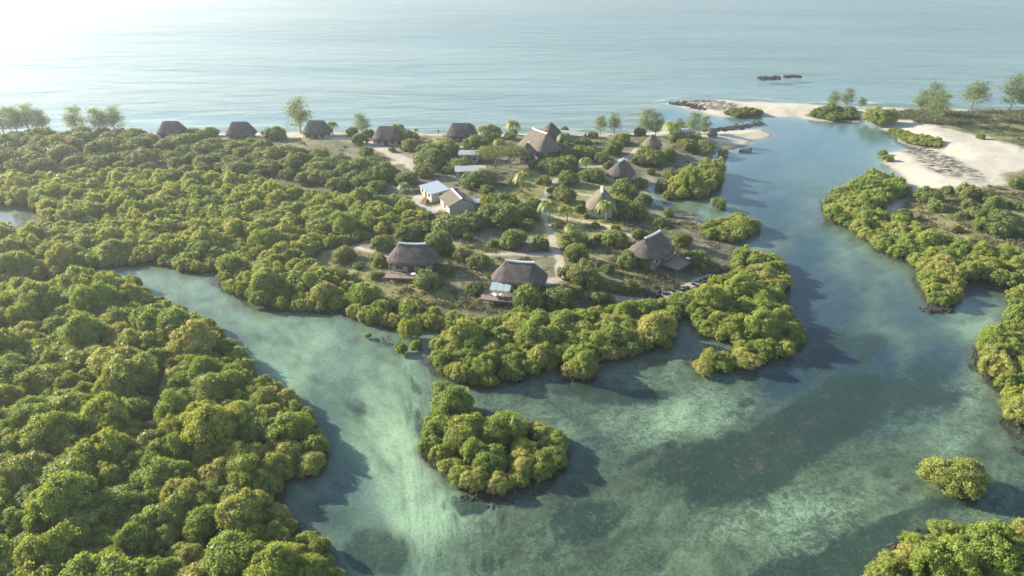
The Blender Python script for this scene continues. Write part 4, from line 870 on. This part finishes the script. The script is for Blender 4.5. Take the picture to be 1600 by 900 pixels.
def named_tree(kind, proto, u, vb, Hpx, label, cat, group=None, baseH=8.5, wide=1.0):
    x, y, _ = at(u, vb, .9); g = max(ground_z(x, y), 0); s = (Hpx / (pxm(vb) * .93)) / baseH
    o = plant(kind, [('crown', proto[0]), ('trunk', proto[1])], x, y, g, s * wide, hz=1 / wide); tag(o, label, cat, group); CTX.append((x, y, None, kind)); return o
CB = 8.6
for i, (u, vb, h, w_, lb) in enumerate([(6,209,36,1.3,'pale hazy casuarina cut by the left picture edge'),(28,210,40,1.3,'broad hazy casuarina, first of the clump at far left'),(48,209,42,1.3,'broad hazy casuarina in the middle of the clump at far left'),(70,210,36,1.2,'broad hazy casuarina at the right end of the clump at far left'),(122,208,40,1.2,'single hazy casuarina left of the twin casuarinas'),(158,208,36,1.3,'left of the twin hazy casuarinas near the left end of the beach'),(181,208,38,1.35,'right of the twin hazy casuarinas near the left end of the beach'),
   (470,206,46,1.35,'tall round casuarina touching the third seaside hut'),(566,205,28,1.5,'thin open casuarina between two seaside huts'),(938,207,26,1.2,'left of two small casuarinas on the beach right of the lodge'),(960,207,28,1.2,'right of two small casuarinas on the beach right of the lodge'),(1008,212,36,1.2,'dense casuarina behind the conical brown hut'),(1024,214,34,1.2,'casuarina just right of the densest one by the conical hut'),(1082,216,32,1.3,'yellowish casuarina in front of the beach pavilion'),(1062,206,20,1.3,'small faint casuarina behind the beach pavilion'),(1100,208,24,1.2,'small yellowish casuarina beside the sand spit sunshade'),
   (1301,167,22,1.3,'smaller casuarina on the far mound'),(1322,168,26,1.2,'taller casuarina on the far mound'),(1345,172,16,1.3,'bare low casuarina right of the far mound'),(1436,180,32,1.3,'back casuarina of the thick group above the white beach'),(1452,184,46,1.0,'tallest casuarina of the thick group above the white beach'),(1460,196,42,1.3,'bushy front casuarina of the thick group above the white beach'),(1518,169,38,1.6,'spreading casuarina on the far right beach with a side branch'),(1578,170,46,1.3,'tall open casuarina near the right picture edge'),(1600,172,40,1.2,'casuarina cut by the right picture edge')]):
    named_tree('casuarina_tree', CASU[i % 4], u, vb, h, lb, 'casuarina', None, CB, w_)
for i, (u, vb, h, lb) in enumerate([(774,266,32,'pale feathery tree with bare trunk, left of its pair'),(797,264,30,'pale feathery tree with bare trunk, right of its pair')]): named_tree('acacia_tree', ACAC[i], u, vb, h, lb, 'tree', None, 6.0, 1.35)
for i, (u, vb, h, lb) in enumerate([(800,214,24,'yellow crowned palm left of the large lodge'),(815,303,30,'slim palm on the lawn above the main path'),(858,350,32,'palm beside the main sandy path where it bends'),(947,350,32,'yellowish palm in front of the upright ridged hut'),(886,350,24,'small palm with yellow fronds right of the main path'),(1048,223,28,'dark palm right of the conical brown hut'),(650,208,10,'thin little palm by the beach access track'),(622,222,24,'palm beside the small hut at the track fork'),(733,218,20,'young palm in front of the long lawn hut'),(755,216,18,'pale palm right of the long lawn hut'),
   (890,376,22,'drooping yellow palm between the path and the olive bushes'),(878,238,26,'dark palm in front of the lodge'),(915,272,22,'banana-like palm left of the slanting ridge hut'),(900,250,16,'small pale palm among bushes behind the slanting ridge hut'),(490,208,16,'young palm in front of the third seaside hut'),(520,208,18,'small dark palm right of the third seaside hut'),(962,285,14,'bright little palm at the foot of the slanting ridge hut'),(780,240,20,'short palm left of the small white tipped cone')]): named_tree('palm_tree', PALMS[i % 3], u, vb, h, lb, 'palm', None, 4.1, 1.0)
x_, y_, _ = at(632, 300, 1.0); pb = plant('banana_plant', [('leaves', PALMS[1][0]), ('stem', PALMS[1][1])], x_, y_, ground_z(x_, y_) - .9, 1.0, hz=.8); tag(pb, 'broad-leaved banana clump left of the metal roofed building', 'banana plant')

# labels for the scattered bushes: nearest landmark and side, ranked when several share it
LM = [(266,208,'the leftmost seaside hut'),(374,209,'the second seaside hut'),(494,207,'the third seaside hut'),(604,216,'the small hut at the track fork'),(721,209,'the long lawn hut'),(843,226,'the large lodge'),(824,243,'the small white-tipped cone'),(1020,228,'the conical brown hut'),(971,270,'the hut with slanting ridge'),(941,325,'the hut with upright ridge'),(1018,400,'the hut with curved bright ridge'),(645,420,'the grey hut with deck'),(812,452,'the hut with loungers'),(680,315,'the metal roofed building'),(716,325,'the brown gabled shed'),(733,255,'the grey block building'),(855,330,'the bend of the main path'),(870,400,'the middle of the main path'),(876,440,'the lower end of the main path'),(640,262,'the end of the sandy track'),(1532,216,'the shaded scrub'),(1450,300,'the white beach at right'),(1569,347,'the scrubby field at right'),(1098,228,'the lagoon beach'),(785,260,'the feathery pale trees'),(520,430,'the bare slope left of the grey hut'),(985,455,'the curved bank')]
LMW = [(*at(a, b, 0)[:2], t) for a, b, t in LM]; used = {}
for e in NAMED:
    o, bx_, by_, r = e; d = sorted((math.hypot(bx_ - a, by_ - b), t, a, b) for a, b, t in LMW)[0]; dx, dy = bx_ - d[2], by_ - d[3]
    side = 'right of' if dx > abs(dy) else 'left of' if -dx > abs(dy) else 'behind' if dy > 0 else 'in front of'
    used.setdefault((side, d[1]), []).append((d[0], o, r))
ORD = ['nearest', 'second nearest', 'third nearest', 'fourth nearest', 'fifth nearest', 'sixth nearest', 'seventh nearest', 'eighth nearest', 'ninth nearest']
for (side, t), L in used.items():
    L.sort(key=lambda q: q[0])
    for i, (d, o, r) in enumerate(L):
        sz = 'large round' if r > 4 else 'rounded' if r > 2.4 else 'small'
        tag(o, f'{sz} olive bush {side} {t}' + ('' if len(L) == 1 else f', {ORD[min(i, 8)]}'), 'bush', 'bushes among the huts and scrub')

# prop roots along the waterline (nobody could count them)
tb = MB()
for k in ('lower', 'pen', 'islet', 'right', 'east', 'se', 'cove', 'cove2', 'upper'):
    for p in boundary_pts(W_M[k], .55, .5):
        if p[1] > 190: continue
        u_, v_ = uv_of(p[0], p[1]); 
        if not (-20 < u_ < 1620 and v_ < 920) or (k == 'upper' and v_ < 395): continue
        px_, py_ = p[0] + rr.gauss(0, .5), p[1] + rr.gauss(0, .5); a = rr.random() * 6.28; q = rr.uniform(.3, .9); h = rr.uniform(.35, .95)
        tb.tube([(px_ - q * math.cos(a), py_ - q * math.sin(a), -.35), (px_ - .4 * q * math.cos(a), py_ - .4 * q * math.sin(a), h * .8), (px_, py_, h)] + ([(px_ + q * math.cos(a), py_ + q * math.sin(a), -.3)] if rr.random() < .6 else [(px_, py_, h + .7)]), [.03, .035, .04, .03], 4)
tag(tb.build('mangrove_roots', BARK), kind='stuff')
# dead twigs in the water
tb = MB()
for k in range(12):
    a = rr.random() * 6.28; bx_, by_ = rr.gauss(0, .8), rr.gauss(0, .4); tb.tube([(bx_, by_, -.3), (bx_ + .25 * math.cos(a), by_ + .25 * math.sin(a), .5), (bx_ + .8 * math.cos(a), by_ + .8 * math.sin(a), 1.0)], [.06, .05, .02], 4)
x_, y_, _ = at(603, 533); tag(tb.build('dead_branches', BARK, loc=(x_, y_, 0)), 'leafless dead branches poking from the creek beside the mangrove trio', 'dead branches')

# person on the beach path: continuous body
x_, y_, _ = at(685, 206, .9)
po = tag(link('person', None, loc=(x_, y_, ground_z(x_, y_))), 'distant person in dark clothes standing on the beach left of the lawn hut', 'person')
import bmesh
bm = bmesh.new()
def lump(c, s):
    M = Matrix.Translation(c) @ Matrix.Diagonal((*s, 1)); bmesh.ops.create_icosphere(bm, subdivisions=2, radius=1, matrix=M)
for c, s in (((0,0,1.18),(.20,.13,.32)),((0,0,.93),(.17,.13,.14)),((0,0,1.47),(.06,.06,.10)),((0,.01,1.62),(.085,.10,.12)),((.1,0,.68),(.085,.09,.28)),((-.1,0,.68),(.085,.09,.28)),((.1,0,.27),(.055,.06,.27)),((-.1,.02,.27),(.055,.06,.27)),((.1,-.06,.03),(.05,.13,.04)),((-.1,-.04,.03),(.05,.13,.04)),((.24,0,1.24),(.05,.06,.19)),((-.24,0,1.24),(.05,.06,.19)),((.26,-.04,.98),(.04,.045,.16)),((-.26,-.04,.98),(.04,.045,.16)),((.26,-.07,.80),(.035,.04,.08)),((-.26,-.07,.80),(.035,.04,.08))): lump(c, s)
me = bpy.data.meshes.new('body'); bm.to_mesh(me); bm.free(); me.materials.append(SHIRT); bo = link('body', me, po); rmx = bo.modifiers.new('join', 'REMESH'); rmx.mode = 'VOXEL'; rmx.voxel_size = .025

# ------------------------------------------------------------------ ground cover (stuff)
def cover(name, n, region, leaf, per, mt, sd, rad, label=None, blobs=False):
    rng = np.random.default_rng(sd); uu = rng.uniform(region[0], region[1], n); vv = rng.uniform(region[2], region[3], n); P = np.array([at(a, b)[:2] for a, b in zip(uu, vv)])
    F_ = land_fields(P[:, 0], P[:, 1]); z = height(P[:, 0], P[:, 1], F_); land_ = np.maximum(F_[0], F_[1]); k = (z > .25) & (land_ > 1.5) & (F_[3] < -7) & (F_[4] < -2)
    pd = np.full(len(P), 99.)
    for P_, w in W_PATHS: pd = np.minimum(pd, pdist(P[:, 0], P[:, 1], P_) - w)
    k &= pd > .5; rg = F_[1] > F_[0]; s1 = np.maximum(sdf(P[:, 0], P[:, 1], SCRUB_R), sdf(P[:, 0], P[:, 1], SCRUB_R2)); k &= (~rg) | (s1 > 1); k &= fbm(P[:, 0], P[:, 1], 9, 80 + sd) > -.25
    k &= ~((uu > 1095) & (uu < 1215) & (vv < 228)); P, z = P[k], z[k]; m = len(P); c = np.c_[P, z].repeat(per, 0); N_ = m * per; s = rng.uniform(.5, 1.4, m).repeat(per) * rad
    off = rng.normal(size=(N_, 3)) * s[:, None] * [1, 1, .45]; off[:, 2] = np.abs(off[:, 2]) + leaf * .3
    v, f = quads(rng, c + off, unit(rng.normal(size=(N_, 3)) + [0, 0, .3]), leaf * .35 * np.ones(N_), leaf * rng.uniform(.6, 1.3, N_))
    o = link(name, np_mesh(name, v, [f], [mt], False, dict(tone=rng.uniform(.2, .9, m).repeat(per * 4), hue=rng.uniform(0, 1, m).repeat(per * 4)))); tag(o, kind='stuff'); return o
L_GRASS = leaf_mat('dry_grass', (.20,.19,.07), (.13,.14,.045), (.24,.21,.10), .3); L_SCRUB = leaf_mat('low_scrub', (.07,.085,.03), (.09,.10,.035), (.13,.12,.06), .25)
cover('grass', 14000, (-50, 1650, 205, 490), .22, 9, L_GRASS, 1, .35)
cover('scrub', 5200, (-50, 1650, 205, 490), .25, 44, L_SCRUB, 2, .5)
cover('scrub', 600, (1380, 1650, 178, 400), .28, 46, L_SCRUB, 3, .6)
cover('scrub', 1500, (1395, 1700, 174, 200), .32, 46, L_SCRUB, 4, .9)
